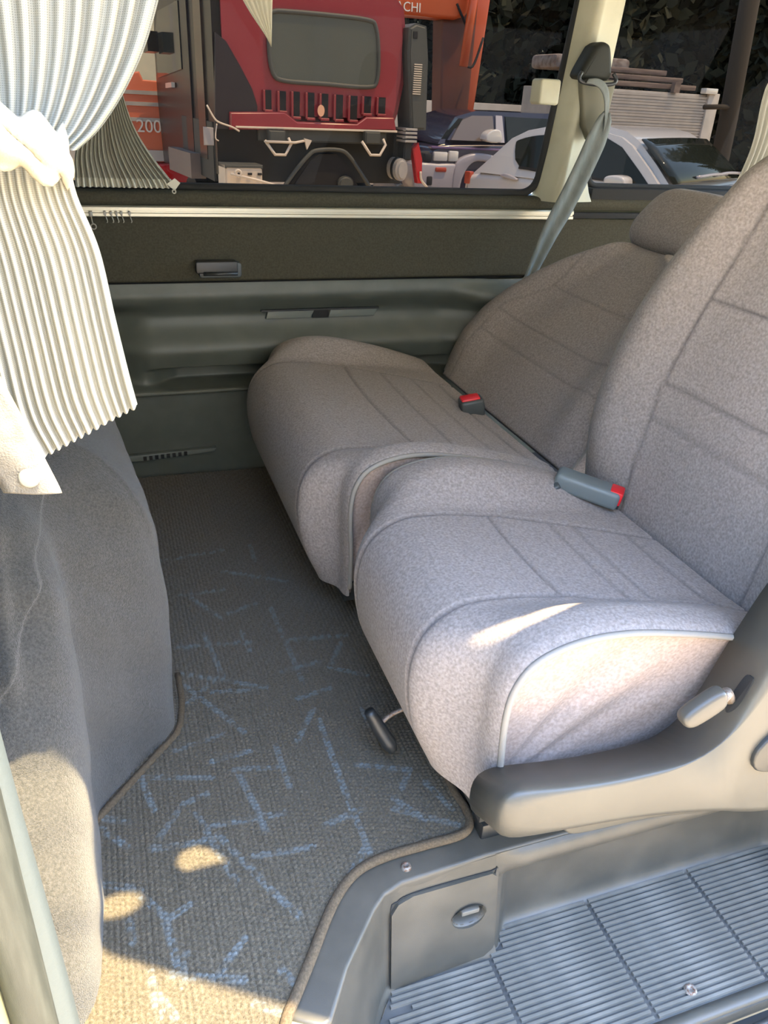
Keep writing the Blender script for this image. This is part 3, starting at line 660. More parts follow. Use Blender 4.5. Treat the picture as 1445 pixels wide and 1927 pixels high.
tube('lever_pivot', [(.660, .546, .366), (.690, .565, .352), (.722, .585, .318)], 0.008, M_screw, lv, 10)
prism('belt_guide', cr([(.765, .245), (.775, .205), (.83, .19), (.86, .20), (.86, .29), (.81, .29)], 4, True), 'y', 0.549, 0.57, M_black, s1, 0.003)
tube('slide_lever', [(.40, .90, .105), (.372, .90, .098), (.352, .895, .09), (.340, .89, .075)], 0.004, M_screw, s1, 8, 3)
tube('slide_lever_grip', [(.326, .895, .118), (.340, .888, .088), (.356, .875, .058), (.362, .868, .045)], [0.009, 0.012, 0.013, 0.008], M_black, s1, 10, 4)
for y_ in (0.72, 1.13):
    lohi('seat_rail', (.45, y_ - .02, -0.004), (1.0, y_ + .02, 0.028), M_black, s1, 0.003)
    lohi('seat_leg', (.50, y_ - .015, 0.026), (.93, y_ + .015, 0.095), M_matte, s1, 0.004)

# the wide seat by the window
s2 = empty('double_seat', (0.65, 1.64, 0), 'grey fabric wide seat by the window, reclined, with rounded headrest', 'seat')
cushion(s2, 1.225, 2.02, 0.145, (0.61, 0.705, 0.785, 0.853), 0.30, -0.045)
o, A, Nn = backrest(s2, 1.645, (0.905, 0.29), 40, [(0, .345), (.06, .372), (.14, .385), (.22, .375), (.30, .335), (.38, .27), (.45, .19), (.50, .12), (.54, .10)], 0.56, 0.145,
                    [(0, .285), (.1, .29), (.25, .262), (.35, .17), (.56, .10)], (0.165, 0.235, 0.36), bulge=0.04, square=0.75)
headrest(s2, o, A, Nn, 0.555, 0.725, 0.165, 1.625)
for y_ in (1.36, 1.93):
    lohi('seat_rail', (.45, y_ - .02, -0.004), (1.0, y_ + .02, 0.028), M_black, s2, 0.003)
    lohi('seat_leg', (.50, y_ - .015, 0.026), (.93, y_ + .015, 0.095), M_matte, s2, 0.004)

# ------------------------------------------------------------------ belts and buckles
b1 = empty('belt_buckle', (0.83, 1.11, 0.35), 'long grey belt buckle with red button between the two seats', 'buckle')
ax = Vector((0.105, -0.090, -0.022)).normalized(); rot = ax.to_track_quat('X', 'Z').to_matrix()
box('housing', (0.818, 1.105, 0.367), (0.125, 0.048, 0.036), M_buckle, b1, 0.009, rot, 4)
pe = Vector((0.818, 1.105, 0.367)) + ax * 0.060
box('release_button', pe + rot @ Vector((-0.007, 0.0, 0.006)), (0.026, 0.037, 0.0275), M_red, b1, 0.004, rot)
box('tongue_slot', pe + rot @ Vector((0.0025, 0.0, -0.011)), (0.006, 0.034, 0.006), M_matte, b1, 0.001, rot)
tube('stalk', [(0.765, 1.122, 0.372), (0.74, 1.13, 0.355), (0.73, 1.16, 0.32), (0.74, 1.22, 0.25)], 0.012, M_buckled, b1, 8, 4, flat=0.5)
b2 = empty('belt_buckle', (0.81, 1.62, 0.34), 'short dark belt buckle with red top poking from the wide seat cushion', 'buckle')
ax = Vector((0.10, -0.02, 0.02)).normalized(); rot = ax.to_track_quat('X', 'Z').to_matrix()
box('housing', (0.812, 1.615, 0.342), (0.058, 0.048, 0.044), M_buckled, b2, 0.007, rot, 3)
box('release_button', (0.806, 1.617, 0.363), (0.046, 0.036, 0.010), M_red, b2, 0.004, rot)

sb = empty('seat_belt', (1.27, 2.0, 0.9), 'grey seat belt hanging from the dark anchor on the pale pillar', 'seat belt')
pillow('anchor_cover', [(1.243, 1.142), (1.262, 1.152), (1.280, 1.150), (1.292, 1.138), (1.306, 1.085), (1.302, 1.070), (1.284, 1.066), (1.230, 1.066), (1.214, 1.070), (1.212, 1.084)], 1.996, 2.05, 0.016, M_cover, sb)
tube('ring', [(1.212, 1.995, 1.082), (1.204, 1.99, 1.070), (1.212, 1.988, 1.060), (1.26, 1.985, 1.056), (1.305, 1.988, 1.060), (1.314, 1.99, 1.070), (1.306, 1.995, 1.084)], 0.005, M_black, sb, 8, 5)
# main webbing: broad, gently rippled, running down behind the wide seat's shoulder
path = cr([(1.300, 1.985, 0.995), (1.288, 1.983, 0.955), (1.256, 1.98, 0.87), (1.215, 1.975, 0.78), (1.170, 1.965, 0.70), (1.136, 1.955, 0.63), (1.105, 1.94, 0.575), (1.07, 1.93, 0.545)], 8)
wid = np.interp(np.linspace(0, 1, len(path)), [0, 0.06, 0.2, 0.5, 0.8, 1.0], [0.018, 0.040, 0.062, 0.060, 0.034, 0.022])
G = []
for i, p in enumerate(path):
    tdir = path[min(i + 1, len(path) - 1)] - path[max(i - 1, 0)]; tdir /= np.linalg.norm(tdir); side = np.cross(tdir, np.array([0, 1.0, 0])); side /= np.linalg.norm(side)
    row = [p + side * (k * wid[i]) + np.array([0, 0.004 * math.cos(k * 9), 0]) for k in np.linspace(-0.5, 0.5, 13)]
    G.append(row)
ob = grid('webbing', G, M_web, sb); ob.modifiers.new('thick', 'SOLIDIFY').thickness = 0.0015
path = cr([(1.222, 1.980, 1.062), (1.245, 1.976, 1.062), (1.268, 1.976, 1.052), (1.285, 1.978, 1.03), (1.296, 1.982, 0.99), (1.298, 1.983, 0.955), (1.296, 1.99, 0.91)], 7)
G = []
for i, p in enumerate(path):
    f = i / (len(path) - 1); w_ = 0.010 + 0.012 * math.sin(math.pi * min(f * 1.2, 1))
    G.append([p + np.array([k * w_ * 0.7, 0.003 * k, k * w_ * (1 - f)]) for k in (-0.5, -0.2, 0.2, 0.5)])
ob = grid('webbing_fold', G, M_web, sb); ob.modifiers.new('thick', 'SOLIDIFY').thickness = 0.002

# ------------------------------------------------------------------ curtain rail with hooks
rl = empty('curtain_rail', (0.5, 2.08, 0.725), 'pale aluminium curtain rail along the wall below the window', 'rail')
rp_ = [(2.090, 0.738), (2.072, 0.738), (2.069, 0.735), (2.069, 0.7275), (2.074, 0.7265), (2.074, 0.7225), (2.069, 0.7215), (2.069, 0.715), (2.072, 0.7125), (2.090, 0.7125)]
G = [[(x, y, z) for y, z in rp_] for x in np.linspace(-0.6, 1.30, 12)]
grid('track', G, M_alu, rl, angle=20)
lohi('track_rear', (1.30, 2.074, 0.716), (2.3, 2.092, 0.732), M_matte, rl, 0.002)
hook_lab = ['curtain hook on the rail, second from the near curtain', 'curtain hook on the rail, third from the near curtain', 'curtain hook on the rail, fourth from the near curtain', 'curtain hook on the rail, fifth from the near curtain', 'curtain hook apart at the right end of the hooks']
hm = None
for k, x in enumerate((0.012, 0.026, 0.038, 0.0495, 0.068)):
    e = empty('curtain_hook', (x, 2.066, 0.72), hook_lab[k], 'hook', 'small plastic hooks on the curtain rail')
    bm = bmesh.new(); add_box(bm, (x, 2.0655, 0.722), (0.006, 0.006, 0.010)); bmesh.ops.bevel(bm, geom=bm.edges[:], offset=0.0015, segments=2, affect='EDGES')
    bm_obj('glider', bm, M_hookm, e)
    tube('loop', [(x, 2.064, 0.719), (x + 0.002, 2.063, 0.712), (x + 0.004, 2.063, 0.704), (x + 0.002, 2.063, 0.701)], 0.0013, M_hookm, e, 6, 3)
e = empty('curtain_hook', (-0.02, 2.066, 0.715), 'long curtain hook with open ring nearest the near curtain', 'hook', 'small plastic hooks on the curtain rail')
box('glider', (-0.02, 2.0655, 0.720), (0.008, 0.006, 0.013), M_hookm, e, 0.0015)
tube('stem', [(-0.02, 2.064, 0.715), (-0.019, 2.063, 0.705), (-0.018, 2.063, 0.699)], 0.0018, M_hookm, e, 6)
tube('ring', [(-0.017 + 0.006 * math.cos(a), 2.063, 0.692 + 0.006 * math.sin(a)) for a in np.linspace(0, 2 * math.pi, 17)[:-1]], 0.0016, M_hookm, e, 6, closed=True)

# ------------------------------------------------------------------ curtains
def cloth(name, rows_xyz, mat_, parent, pleats, amp, seed=0, thick=True, vscale=1.0):
    """rows of (left xyz, right xyz, pleat gain); pleats run down the rows."""
    n = pleats * 8; G = []; r = np.random.default_rng(seed); ph = r.uniform(-0.5, 0.5, pleats + 2)
    U = np.linspace(0, 1, n); uu = U * pleats; phase = uu + 0.22 * np.interp(uu, np.arange(pleats + 2), ph)
    am = np.interp(uu, np.arange(pleats + 2), 1 + 0.6 * ph)
    for (L, Rr, gn) in rows_xyz:
        L, Rr = np.array(L), np.array(Rr)
        p = L + (Rr - L) * U[:, None]
        p[:, 1] += amp * gn * am * (np.abs(np.sin(math.pi * phase)) - 0.5) * -1
        G.append(p)
    G = np.array(G)
    ob = grid(name, G, mat_, parent)
    # cloth coordinates for the weave: real width and height
    me = ob.data; uvl = me.uv_layers.new(name='UVMap')
    wid = np.linspace(0, 1, n) * 0.42 * pleats / 24; hgt = np.r_[0, np.cumsum(np.linalg.norm(np.diff(G[:, n // 2], axis=0), axis=1))]
    vi = np.empty(len(me.loops), int); me.loops.foreach_get('vertex_index', vi)
    uvl.data.foreach_set('uv', np.stack([wid[vi % n], hgt[vi // n]], 1).ravel())
    return ob

def smooth_rows(rows, k=8):
    Ls = cr([r[0] for r in rows], k); Rs = cr([r[1] for r in rows], k); g = cr([(r[2], 0) for r in rows], k)[:, 0]
    return list(zip(Ls, Rs, g))

cu = empty('door_curtain', (-0.08, 0.66, 0.7), 'cream woven pleated curtain tied back at the front, sunlit', 'curtain')
up = [((-0.30, 0.66, 1.38), (0.125, 0.70, 1.38), 1.0), ((-0.27, 0.655, 1.20), (0.092, 0.69, 1.20), 1.0), ((-0.25, 0.65, 1.09), (0.068, 0.68, 1.09), 1.0), ((-0.22, 0.65, 1.035), (0.050, 0.675, 1.035), 0.95), ((-0.19, 0.648, 1.00), (0.030, 0.668, 0.998), 0.9), ((-0.16, 0.642, 0.976), (0.008, 0.658, 0.970), 0.75), ((-0.14, 0.638, 0.962), (-0.010, 0.648, 0.955), 0.5)]
cloth('upper_drape', smooth_rows(up), M_curt, cu, 24, 0.012, 1)
lo = [((-0.14, 0.638, 0.955), (-0.016, 0.646, 0.950), 0.5), ((-0.145, 0.634, 0.92), (-0.014, 0.646, 0.925), 0.6), ((-0.15, 0.634, 0.87), (-0.003, 0.652, 0.885), 0.8), ((-0.15, 0.636, 0.80), (0.003, 0.658, 0.83), 0.9), ((-0.15, 0.640, 0.735), (0.009, 0.664, 0.780), 1.0), ((-0.135, 0.642, 0.688), (0.013, 0.668, 0.752), 1.05)]
cloth('lower_drape', smooth_rows(lo), M_curt, cu, 23, 0.009, 2)
# tie: a rumpled band drawn round the bunched cloth to the pillar
G = []
for i, f in enumerate(np.linspace(0, 1, 44)):
    c_ = cr([(-0.30, 0.60, 0.99), (-0.20, 0.605, 0.99), (-0.13, 0.612, 0.982), (-0.075, 0.612, 0.970), (-0.035, 0.618, 0.957), (-0.012, 0.640, 0.948)], 9)[min(i, 45)]
    hgt = 0.020 + 0.005 * math.sin(i * 0.9) - 0.004 * f
    G.append([c_ + np.array([0, 0.012 * (abs(k) ** 2) - 0.007 * math.sin(k * 5 + i * 0.7) * (1 - f * 0.6), k * hgt]) for k in np.linspace(-1, 1, 17)])
tb = grid('tie_band', G, M_tie, cu); tb.modifiers.new('thick', 'SOLIDIFY').thickness = 0.004
# strap with a snap button
G = [[(xc + k * 0.0215, 0.617 + 0.002 * math.cos(k * 2 + z * 30), z - 0.002 * k) for k in np.linspace(-1, 1, 7)] for xc, z in cr([(-0.128, 0.88), (-0.117, 0.845), (-0.106, 0.805), (-0.094, 0.765), (-0.083, 0.728), (-0.078, 0.711), (-0.076, 0.703)], 5)]
st = grid('strap', G, M_strap, cu); st.modifiers.new('thick', 'SOLIDIFY').thickness = 0.003
sn = prism('snap_button', ell(-0.0765, 0.718, 0.0082, 0.0082, 22), 'y', 0.6095, 0.616, M_snap, st, 0.002)

wc = empty('window_curtain', (0.06, 2.06, 0.78), 'small grey-green pleated curtain fanned out over the far window sill', 'curtain')
fan = [((0.040, 2.075, 1.30), (0.060, 2.075, 1.30), 0.5), ((0.03, 2.07, 1.10), (0.062, 2.07, 1.10), 0.5), ((0.01, 2.065, 0.985), (0.078, 2.065, 0.985), 0.6), ((-0.015, 2.06, 0.91), (0.098, 2.06, 0.91), 0.8), ((-0.038, 2.055, 0.85), (0.132, 2.055, 0.85), 1.0), ((-0.044, 2.05, 0.80), (0.170, 2.05, 0.80), 1.1)]
cloth('drape', smooth_rows(fan), M_curt2, wc, 18, 0.018, 5)
hem = [((-0.044, 2.05, 0.802), (0.170, 2.05, 0.802), 1.1), ((-0.046, 2.048, 0.782), (0.181, 2.048, 0.782), 1.2)]
cloth('hem', hem, M_hem, wc, 18, 0.018, 5)
prism('hem_tab', [(0.158, 0.792), (0.178, 0.805), (0.190, 0.795), (0.176, 0.778)], 'y', 2.036, 2.040, M_hem, wc)
tube('hem_eyelet', [(0.174 + 0.004 * math.cos(a), 2.035, 0.776 + 0.004 * math.sin(a)) for a in np.linspace(0, 2 * math.pi, 13)[:-1]], 0.0016, M_snap, wc, 6, closed=True)
wt = empty('valance_curtain', (0.4, 2.04, 1.2), 'pale curtain corner hanging down from above into the far window', 'curtain')
cloth('drape', smooth_rows([((0.20, 2.05, 1.32), (0.428, 2.05, 1.32), 1.0), ((0.325, 2.05, 1.21), (0.424, 2.05, 1.21), 0.8), ((0.372, 2.05, 1.150), (0.421, 2.05, 1.152), 0.6), ((0.404, 2.05, 1.11), (0.419, 2.05, 1.108), 0.3), ((0.416, 2.05, 1.090), (0.418, 2.05, 1.088), 0.1)], 4), M_curt3, wt, 6, 0.01, 8)
rc = empty('rear_curtain', (1.85, 1.98, 1.0), 'pale pleated curtain tied at the rear window behind the single seat', 'curtain')
cloth('drape', smooth_rows([((1.90, 1.98, 1.32), (2.25, 1.98, 1.32), 1.0), ((1.815, 1.98, 1.12), (2.05, 1.98, 1.12), 0.9), ((1.795, 1.98, 1.06), (1.98, 1.98, 1.06), 0.8), ((1.80, 1.98, 0.95), (1.95, 1.98, 0.95), 0.8), ((1.79, 1.98, 0.88), (1.93, 1.98, 0.88), 0.9), ((1.765, 1.98, 0.80), (1.92, 1.98, 0.80), 1.0)], 6), M_curt, rc, 8, 0.018, 11)

# ------------------------------------------------------------------ outside
M_ground = mat('yard_gravel', (0.58, 0.47, 0.33), 0.95, (0.70, 0.58, 0.42), 3, 0.3, 0.7, bump=0.5, bscale=60)
M_maroon = mat('maroon_paint', (0.30, 0.028, 0.040), 0.30, coat=0.7)
M_chassis = mat('chassis_black', (0.02, 0.021, 0.02), 0.6)
M_column = mat('intake_plastic', (0.075, 0.075, 0.065), 0.6)
M_cream = mat('cream_metal', (0.72, 0.60, 0.48), 0.35)
M_slit = mat('slit_dark', (0.01, 0.008, 0.008), 0.7)
M_gloss = mat('black_gloss', (0.012, 0.009, 0.009), 0.3, spec=0.4)
M_truckglass = mat('truck_glass', (0.09, 0.10, 0.085), 0.05, coat=1.0)
M_grey = mat('grey_plate', (0.42, 0.38, 0.37), 0.5)
M_orange = mat('orange_paint', (0.62, 0.10, 0.025), 0.4, coat=0.3)
M_orange2 = mat('hazed_orange_paint', (0.66, 0.16, 0.075), 0.5)  # orange lightened to stand for the washed-out reflection in the window
M_redp = mat('red_paint', (0.55, 0.015, 0.02), 0.35, coat=0.4)
M_white = mat('white_paint', (0.62, 0.60, 0.60), 0.25, coat=0.6)
M_carglass = mat('car_glass', (0.018, 0.022, 0.018), 0.05, spec=0.35)
M_purple = mat('purple_paint', (0.022, 0.012, 0.030), 0.25, coat=0.8)
M_silver = mat('silver_paint', (0.42, 0.39, 0.42), 0.3, coat=0.5)
M_lamp = mat('lamp_glass', (0.75, 0.72, 0.66), 0.1, coat=1.0)
M_amber = mat('amber_lens', (0.45, 0.06, 0.02), 0.3)
M_tyre = mat('tyre_rubber', (0.02, 0.02, 0.02), 0.9)
M_siding = mat('white_siding', (0.40, 0.36, 0.33), 0.7, (0.46, 0.42, 0.38), 8)
M_block = mat('pale_wall', (0.58, 0.54, 0.50), 0.8, (0.50, 0.47, 0.43), 6)
M_wood = mat('weathered_beam', (0.13, 0.09, 0.075), 0.8, (0.22, 0.16, 0.13), 20, stretch=(0.2, 3, 3))
M_letter = mat('white_lettering', (0.85, 0.78, 0.70), 0.5)
M_bark = mat('bark', (0.05, 0.04, 0.03), 0.95)
M_leaf = mat('leaf', (0.011, 0.013, 0.006), 0.9, (0.022, 0.026, 0.011), 3, 0.4, 0.6)

gd = mesh_obj('ground', [(-40, -40, Z_G), (40, -40, Z_G), (40, 60, Z_G), (-40, 60, Z_G)], [(0, 1, 2, 3)], M_ground, None, False); tag(gd, kind='structure')

yw = empty('wall_bounce', (0, -6.0, Z_G), kind='structure')  # unseen wall added to bounce warm light and cut the low sky
lohi('render', (-14, -6.3, Z_G), (16, -6.0, 5.8), mat('warm_bounce', (0.64, 0.56, 0.45), 0.9, (0.58, 0.50, 0.40), 2), yw)  # main slab of the added unseen bounce wall
lohi('bounce_coping', (-14, -6.36, 5.8), (16, -5.94, 5.9), M_block, yw)
for k in range(9): lohi('bounce_pilaster', (-12 + 3.2 * k, -6.0, Z_G), (-11.6 + 3.2 * k, -5.9, 5.8), M_block, yw)

# truck seen from behind: local frame along its rear (a), up (z) and forward (d)
fr = math.radians(5); TR = Vector((math.cos(fr), math.sin(fr), 0)); TD = Vector((-math.sin(fr), math.cos(fr), 0)); T0 = Vector((0.90, 6.42, 0))
def tp(a, z, d): v = T0 + TR * a + TD * d; return (v.x, v.y, z)
def tprism(name, outline, d0, d1, m_, p, bevel=0.0, seg=3):
    bm = bmesh.new(); va = [bm.verts.new(tp(a, z, d0)) for a, z in outline]; vb = [bm.verts.new(tp(a, z, d1)) for a, z in outline]
    n = len(outline); bm.faces.new(va); bm.faces.new(list(reversed(vb)))
    for i in range(n): bm.faces.new((va[i], va[(i + 1) % n], vb[(i + 1) % n], vb[i]))
    bmesh.ops.recalc_face_normals(bm, faces=bm.faces[:])
    if bevel: bmesh.ops.bevel(bm, geom=[e for e in bm.edges if (e.verts[0] in va) == (e.verts[1] in va)], offset=bevel, segments=seg, affect='EDGES')
    return bm_obj(name, bm, m_, p)
def tbox(name, a0, z0, d0, a1, z1, d1, m_, p, bevel=0.0): return tprism(name, [(a0, z0), (a1, z0), (a1, z1), (a0, z1)], d0, d1, m_, p, bevel)
tk = empty('truck', (1.6, 7.4, Z_G), 'maroon truck cab seen from behind through the large window', 'truck')
cabo = [(0.0, 0.78), (1.44, 0.79), (1.475, 0.88), (1.52, 1.12), (1.515, 1.42), (1.485, 1.60), (1.39, 1.69), (0.9, 1.76), (0.06, 1.80), (0.0, 1.66)]
tprism('cab', cabo, 0.0, 1.5, M_maroon, tk, 0.055, 4)
wz = cr([(0.406, 1.461), (0.394, 1.271), (0.423, 1.112), (0.512, 1.068), (0.827, 1.064), (1.178, 1.060), (1.256, 1.108), (1.260, 1.293), (1.230, 1.457), (1.159, 1.500), (0.821, 1.507), (0.537, 1.504), (0.438, 1.496)], 4, True)
tprism('shadow_panel', [(0.007, 1.342), (0.084, 1.290), (0.181, 1.142), (0.264, 1.001), (0.301, 0.891), (0.288, 0.738), (-0.026, 0.728)], -0.012, 0.02, mat('painted_shadow', (0.028, 0.02, 0.024), 0.4), tk, 0.004)  # dark sheet stands for the shadow across the cab's rear left
tprism('rear_window', wz, -0.014, 0.05, M_truckglass, tk)
tube('window_gasket', [tp(a, z, -0.014) for a, z in wz], 0.016, M_column, tk, 8, closed=True)
louvers = [((0.360, 1.002), (0.410, 0.864)), ((0.470, 1.000), (0.523, 0.861)), ((0.578, 1.002), (0.632, 0.826)), ((0.691, 1.001), (0.748, 0.823)), ((0.802, 0.999), (0.861, 0.824)), ((0.919, 0.997), (0.981, 0.821)), ((1.038, 0.996), (1.102, 0.821)), ((1.153, 0.997), (1.218, 0.871)), ((1.276, 0.996), (1.342, 0.872))]
for (la, lt), (lb, lz) in louvers:
    tprism('louver', [(la, lz), (lb, lz), (lb, lt), (la, lt)], -0.004, 0.01, M_slit, tk)
    tbox('louver_fin', la - 0.020, lz, -0.030, la - 0.004, lt, 0.0, M_maroon, tk, 0.004)
    tbox('louver_foot', la - 0.010, lz - 0.010, -0.034, lb, lz + 0.010, 0.0, M_maroon, tk, 0.004)
lipo = [(0.077, 0.731), (0.083, 0.847), (0.502, 0.864), (0.598, 0.803), (1.089, 0.806), (1.168, 0.857), (1.408, 0.863), (1.433, 0.764)]
tprism('rear_lip', lipo, -0.045, 0.02, M_maroon, tk, 0.012)
tprism('rear_lip_edge', [(0.118, 0.743), (1.433, 0.753), (1.432, 0.768), (0.118, 0.757)], -0.06, 0.0, M_cream, tk, 0.003)
tprism('round_sticker', [(a, z) for a, z in ell(*(0.786, 0.883), 0.028, 0.040, 18)], -0.052, -0.046, mat('sticker', (0.85, 0.45, 0.28), 0.5), tk)
tprism('intake_column', [(1.556, 0.772), (1.490, 1.308), (1.491, 1.477), (1.548, 1.509), (1.640, 1.495), (1.672, 1.284), (1.696, 0.777)], -0.06, 0.22, M_column, tk, 0.02)
tbox('intake_port', 1.522, 1.405, -0.066, 1.560, 1.455, -0.05, M_slit, tk, 0.004)
for k in range(14): tbox('grille_bar', 1.545, 1.030 + 0.0155 * k, -0.070, 1.612, 1.038 + 0.0155 * k, -0.055, M_cream, tk)
for k, z in enumerate((0.685, 0.715, 0.745, 0.772)): tbox('column_band', 1.500, z, -0.075, 1.605, z + 0.017, 0.15, M_siding, tk, 0.003)
tprism('column_stub', [(1.52, 0.55), (1.59, 0.55), (1.59, 0.69), (1.52, 0.69)], -0.02, 0.12, M_chassis, tk, 0.01)
tbox('chassis', -0.02, 0.36, 0.10, 1.56, 0.77, 1.3, M_chassis, tk, 0.01)
tbox('cross_beam', 0.30, 0.66, -0.02, 1.36, 0.755, 0.12, M_column, tk, 0.01)
tube('fender_arch', [tp(a, z, -0.08) for a, z in [(0.461, 0.323), (0.562, 0.451), (0.680, 0.575), (0.754, 0.611), (0.932, 0.616), (1.014, 0.575), (1.100, 0.475), (1.219, 0.328)]], 0.016, M_column, tk, 6, 4)
tprism('fender_gap', [(0.548, 0.335), (0.702, 0.538), (0.781, 0.578), (0.924, 0.581), (1.017, 0.497), (1.115, 0.340)], -0.06, 0.1, M_slit, tk)
for (x0, z0) in ((0.319, 0.670), (1.102, 0.685)):
    tube('tow_bracket', [tp(x0, z0 + 0.0, -0.12), tp(x0 + 0.075, z0 - 0.095, -0.13), tp(x0 + 0.155, z0 - 0.095, -0.13), tp(x0 + 0.205, z0 - 0.02, -0.12), tp(x0 + 0.19, z0 + 0.02, -0.10)], 0.011, M_cream, tk, 8)
    tbox('bracket_plate', x0 + 0.04, z0 - 0.02, -0.10, x0 + 0.17, z0 + 0.07, -0.02, M_column, tk, 0.01)
tube('bracket_bar', [tp(*(0.319, 0.663), -0.14), tp(*(0.550, 0.662), -0.14), tp(*(0.636, 0.679), -0.14)], 0.009, M_cream, tk, 8)
tprism('bracket_horn', [(0.619, 0.694), (0.680, 0.681), (0.641, 0.616)], -0.15, -0.13, M_cream, tk)
tprism('differential', ell(0.99, 0.375, 0.065, 0.055, 16), -0.10, 0.1, M_column, tk, 0.015)
bx = tbox('battery_box', *(-0.007, 0.331), -0.20, *(0.273, 0.500), 0.05, M_cream, tk, 0.012)
tbox('battery_lid', *(-0.007, 0.480), -0.205, *(0.277, 0.507), 0.055, M_column, tk, 0.006)
tbox('battery_tray', *(-0.065, 0.312), -0.22, *(0.298, 0.341), 0.06, M_cream, tk, 0.006)
for k in range(3): tbox('battery_latch', 0.085 + 0.075 * k, 0.437, -0.212, 0.115 + 0.075 * k, 0.452, -0.20, M_slit, tk)
tube('support_rod', [tp(*(0.020, 0.447), -0.25), tp(*(0.228, 0.405), -0.25), tp(*(0.509, 0.335), -0.25)], 0.010, M_cream, tk, 8)
tube('rod_eye', [tp(0.075 + 0.022 * math.cos(a), 0.452 + 0.022 * math.sin(a), -0.25) for a in np.linspace(0, 2 * math.pi, 13)[:-1]], 0.009, M_cream, tk, 6, closed=True)
tube('air_line', [tp(*(-0.087, 0.885), -0.05), tp(*(-0.038, 0.801), -0.06), tp(*(0.000, 0.774), -0.07), tp(*(0.086, 0.749), -0.07), tp(*(0.141, 0.722), -0.07)], 0.007, M_cream, tk, 6, 4)
tube('air_line', [tp(*(-0.020, 0.766), -0.05), tp(*(-0.037, 0.674), -0.06), tp(*(-0.014, 0.653), -0.06)], 0.005, M_cream, tk, 6, 3)
tprism('air_tank', ell(*(1.479, 0.481), 0.055, 0.085, 18), -0.10, 0.25, M_siding, tk, 0.02)
tprism('tank_strap', ell(*(1.479, 0.481), 0.060, 0.090, 18), -0.02, 0.02, M_chassis, tk)
tprism('mud_flap', [(1.600, 0.636), (1.650, 0.685), (1.694, 0.558), (1.704, 0.374), (1.664, 0.373)], -0.02, 0.05, M_redp, tk, 0.006)
tube('tail_pipe', [tp(*(1.672, 0.468), -0.04), tp(*(1.687, 0.402), -0.04), tp(*(1.747, 0.345), -0.04)], 0.010, M_cream, tk, 8, 4)
tprism('reflector', [(-0.115, 0.742), (-0.041, 0.738), (-0.044, 0.620), (-0.115, 0.619)], -0.03, -0.01, M_grey, tk, 0.004)
# the cab's side: glossy black door with window, mirror and step
def tside(name, pts, off, th, m_, p, bevel=0.004):      # outline in (d, z) on the left flank
    bm = bmesh.new(); va = [bm.verts.new(tp(-off, z, d)) for d, z in pts]; vb = [bm.verts.new(tp(-off + th, z, d)) for d, z in pts]; n = len(pts)
    bm.faces.new(va); bm.faces.new(list(reversed(vb)))
    for i in range(n): bm.faces.new((va[i], va[(i + 1) % n], vb[(i + 1) % n], vb[i]))
    return bm_obj(name, bm, m_, p)
tside('side_panel', [(0.02, 0.42), (2.42, 0.30), (2.52, 0.9), (2.48, 1.3), (2.30, 1.75), (0.02, 1.75)], 0.01, 0.4, M_gloss, tk)
tside('side_window', [(1.15, 1.12), (2.36, 1.05), (2.30, 1.42), (2.12, 1.58), (1.15, 1.60)], 0.02, 0.02, M_carglass, tk)
tside('door_pillar', [(0.80, 0.5), (1.05, 0.5), (1.05, 1.7), (0.80, 1.7)], 0.025, 0.03, M_gloss, tk)
tside('rear_pillar', [(0.30, 0.5), (0.55, 0.5), (0.55, 1.7), (0.30, 1.7)], 0.025, 0.03, mat('dark_chrome', (0.12, 0.09, 0.08), 0.25, metal=0.8), tk)
tside('side_step', [(0.60, 0.33), (1.60, 0.31), (1.60, 0.50), (0.60, 0.52)], 0.10, 0.12, mat('step_grey', (0.16, 0.13, 0.12), 0.5), tk)
tside('door_handle', [(1.5, 0.98), (1.8, 0.97), (1.8, 1.01), (1.5, 1.02)], 0.05, 0.03, M_lamp, tk)
tside('mirror_head', [(2.05, 1.26), (2.30, 1.25), (2.34, 1.38), (2.28, 1.42), (2.05, 1.42)], 0.14, 0.10, M_gloss, tk)
for nm, a0, a1 in (('rear_wheel', -0.02, 0.30), ('rear_wheel', 1.26, 1.56)):
    tprism_pts = ell(0.0, 0.0, 0.46, 0.46, 24)
    bm = bmesh.new(); va = [bm.verts.new(tp(a0, Z_G + 0.46 + z, 1.0 + y)) for y, z in tprism_pts]; vb = [bm.verts.new(tp(a1, Z_G + 0.46 + z, 1.0 + y)) for y, z in tprism_pts]
    bm.faces.new(va); bm.faces.new(list(reversed(vb)))
    for i in range(24): bm.faces.new((va[i], va[(i + 1) % 24], vb[(i + 1) % 24], vb[i]))
    bm_obj(nm, bm, M_tyre, tk)

# excavator: arm behind the truck and house at the left
def text_mesh(name, s, loc, size, rotz, m_, p, ext=0.004):
    cu_ = bpy.data.curves.new(name, 'FONT'); cu_.body = s; cu_.size = size; cu_.extrude = ext
    tmp = bpy.data.objects.new(name, cu_); COL.objects.link(tmp)
    dg = bpy.context.evaluated_depsgraph_get(); me = bpy.data.meshes.new_from_object(tmp.evaluated_get(dg))
    bpy.data.objects.remove(tmp); bpy.data.curves.remove(cu_)
    me.transform(Matrix.Translation(loc) @ Matrix.Rotation(rotz, 4, 'Z') @ Matrix.Rotation(math.radians(90), 4, 'X'))
    return link_mesh(name, me, m_, p, False)
ex = empty('excavator', (3.2, 8.8, Z_G), 'orange excavator with raised arm standing behind the maroon truck', 'excavator')
prism('stick', [(3.96, -0.45), (4.26, -0.45), (4.30, 0.75), (4.31, 2.1), (3.86, 2.1), (3.95, 0.75)], 'y', 9.5, 9.8, mat('shaded_orange_paint', (0.10, 0.024, 0.010), 0.6, (0.15, 0.035, 0.014), 2), ex, 0.03)  # orange paint darkened to stand for shade on the stick
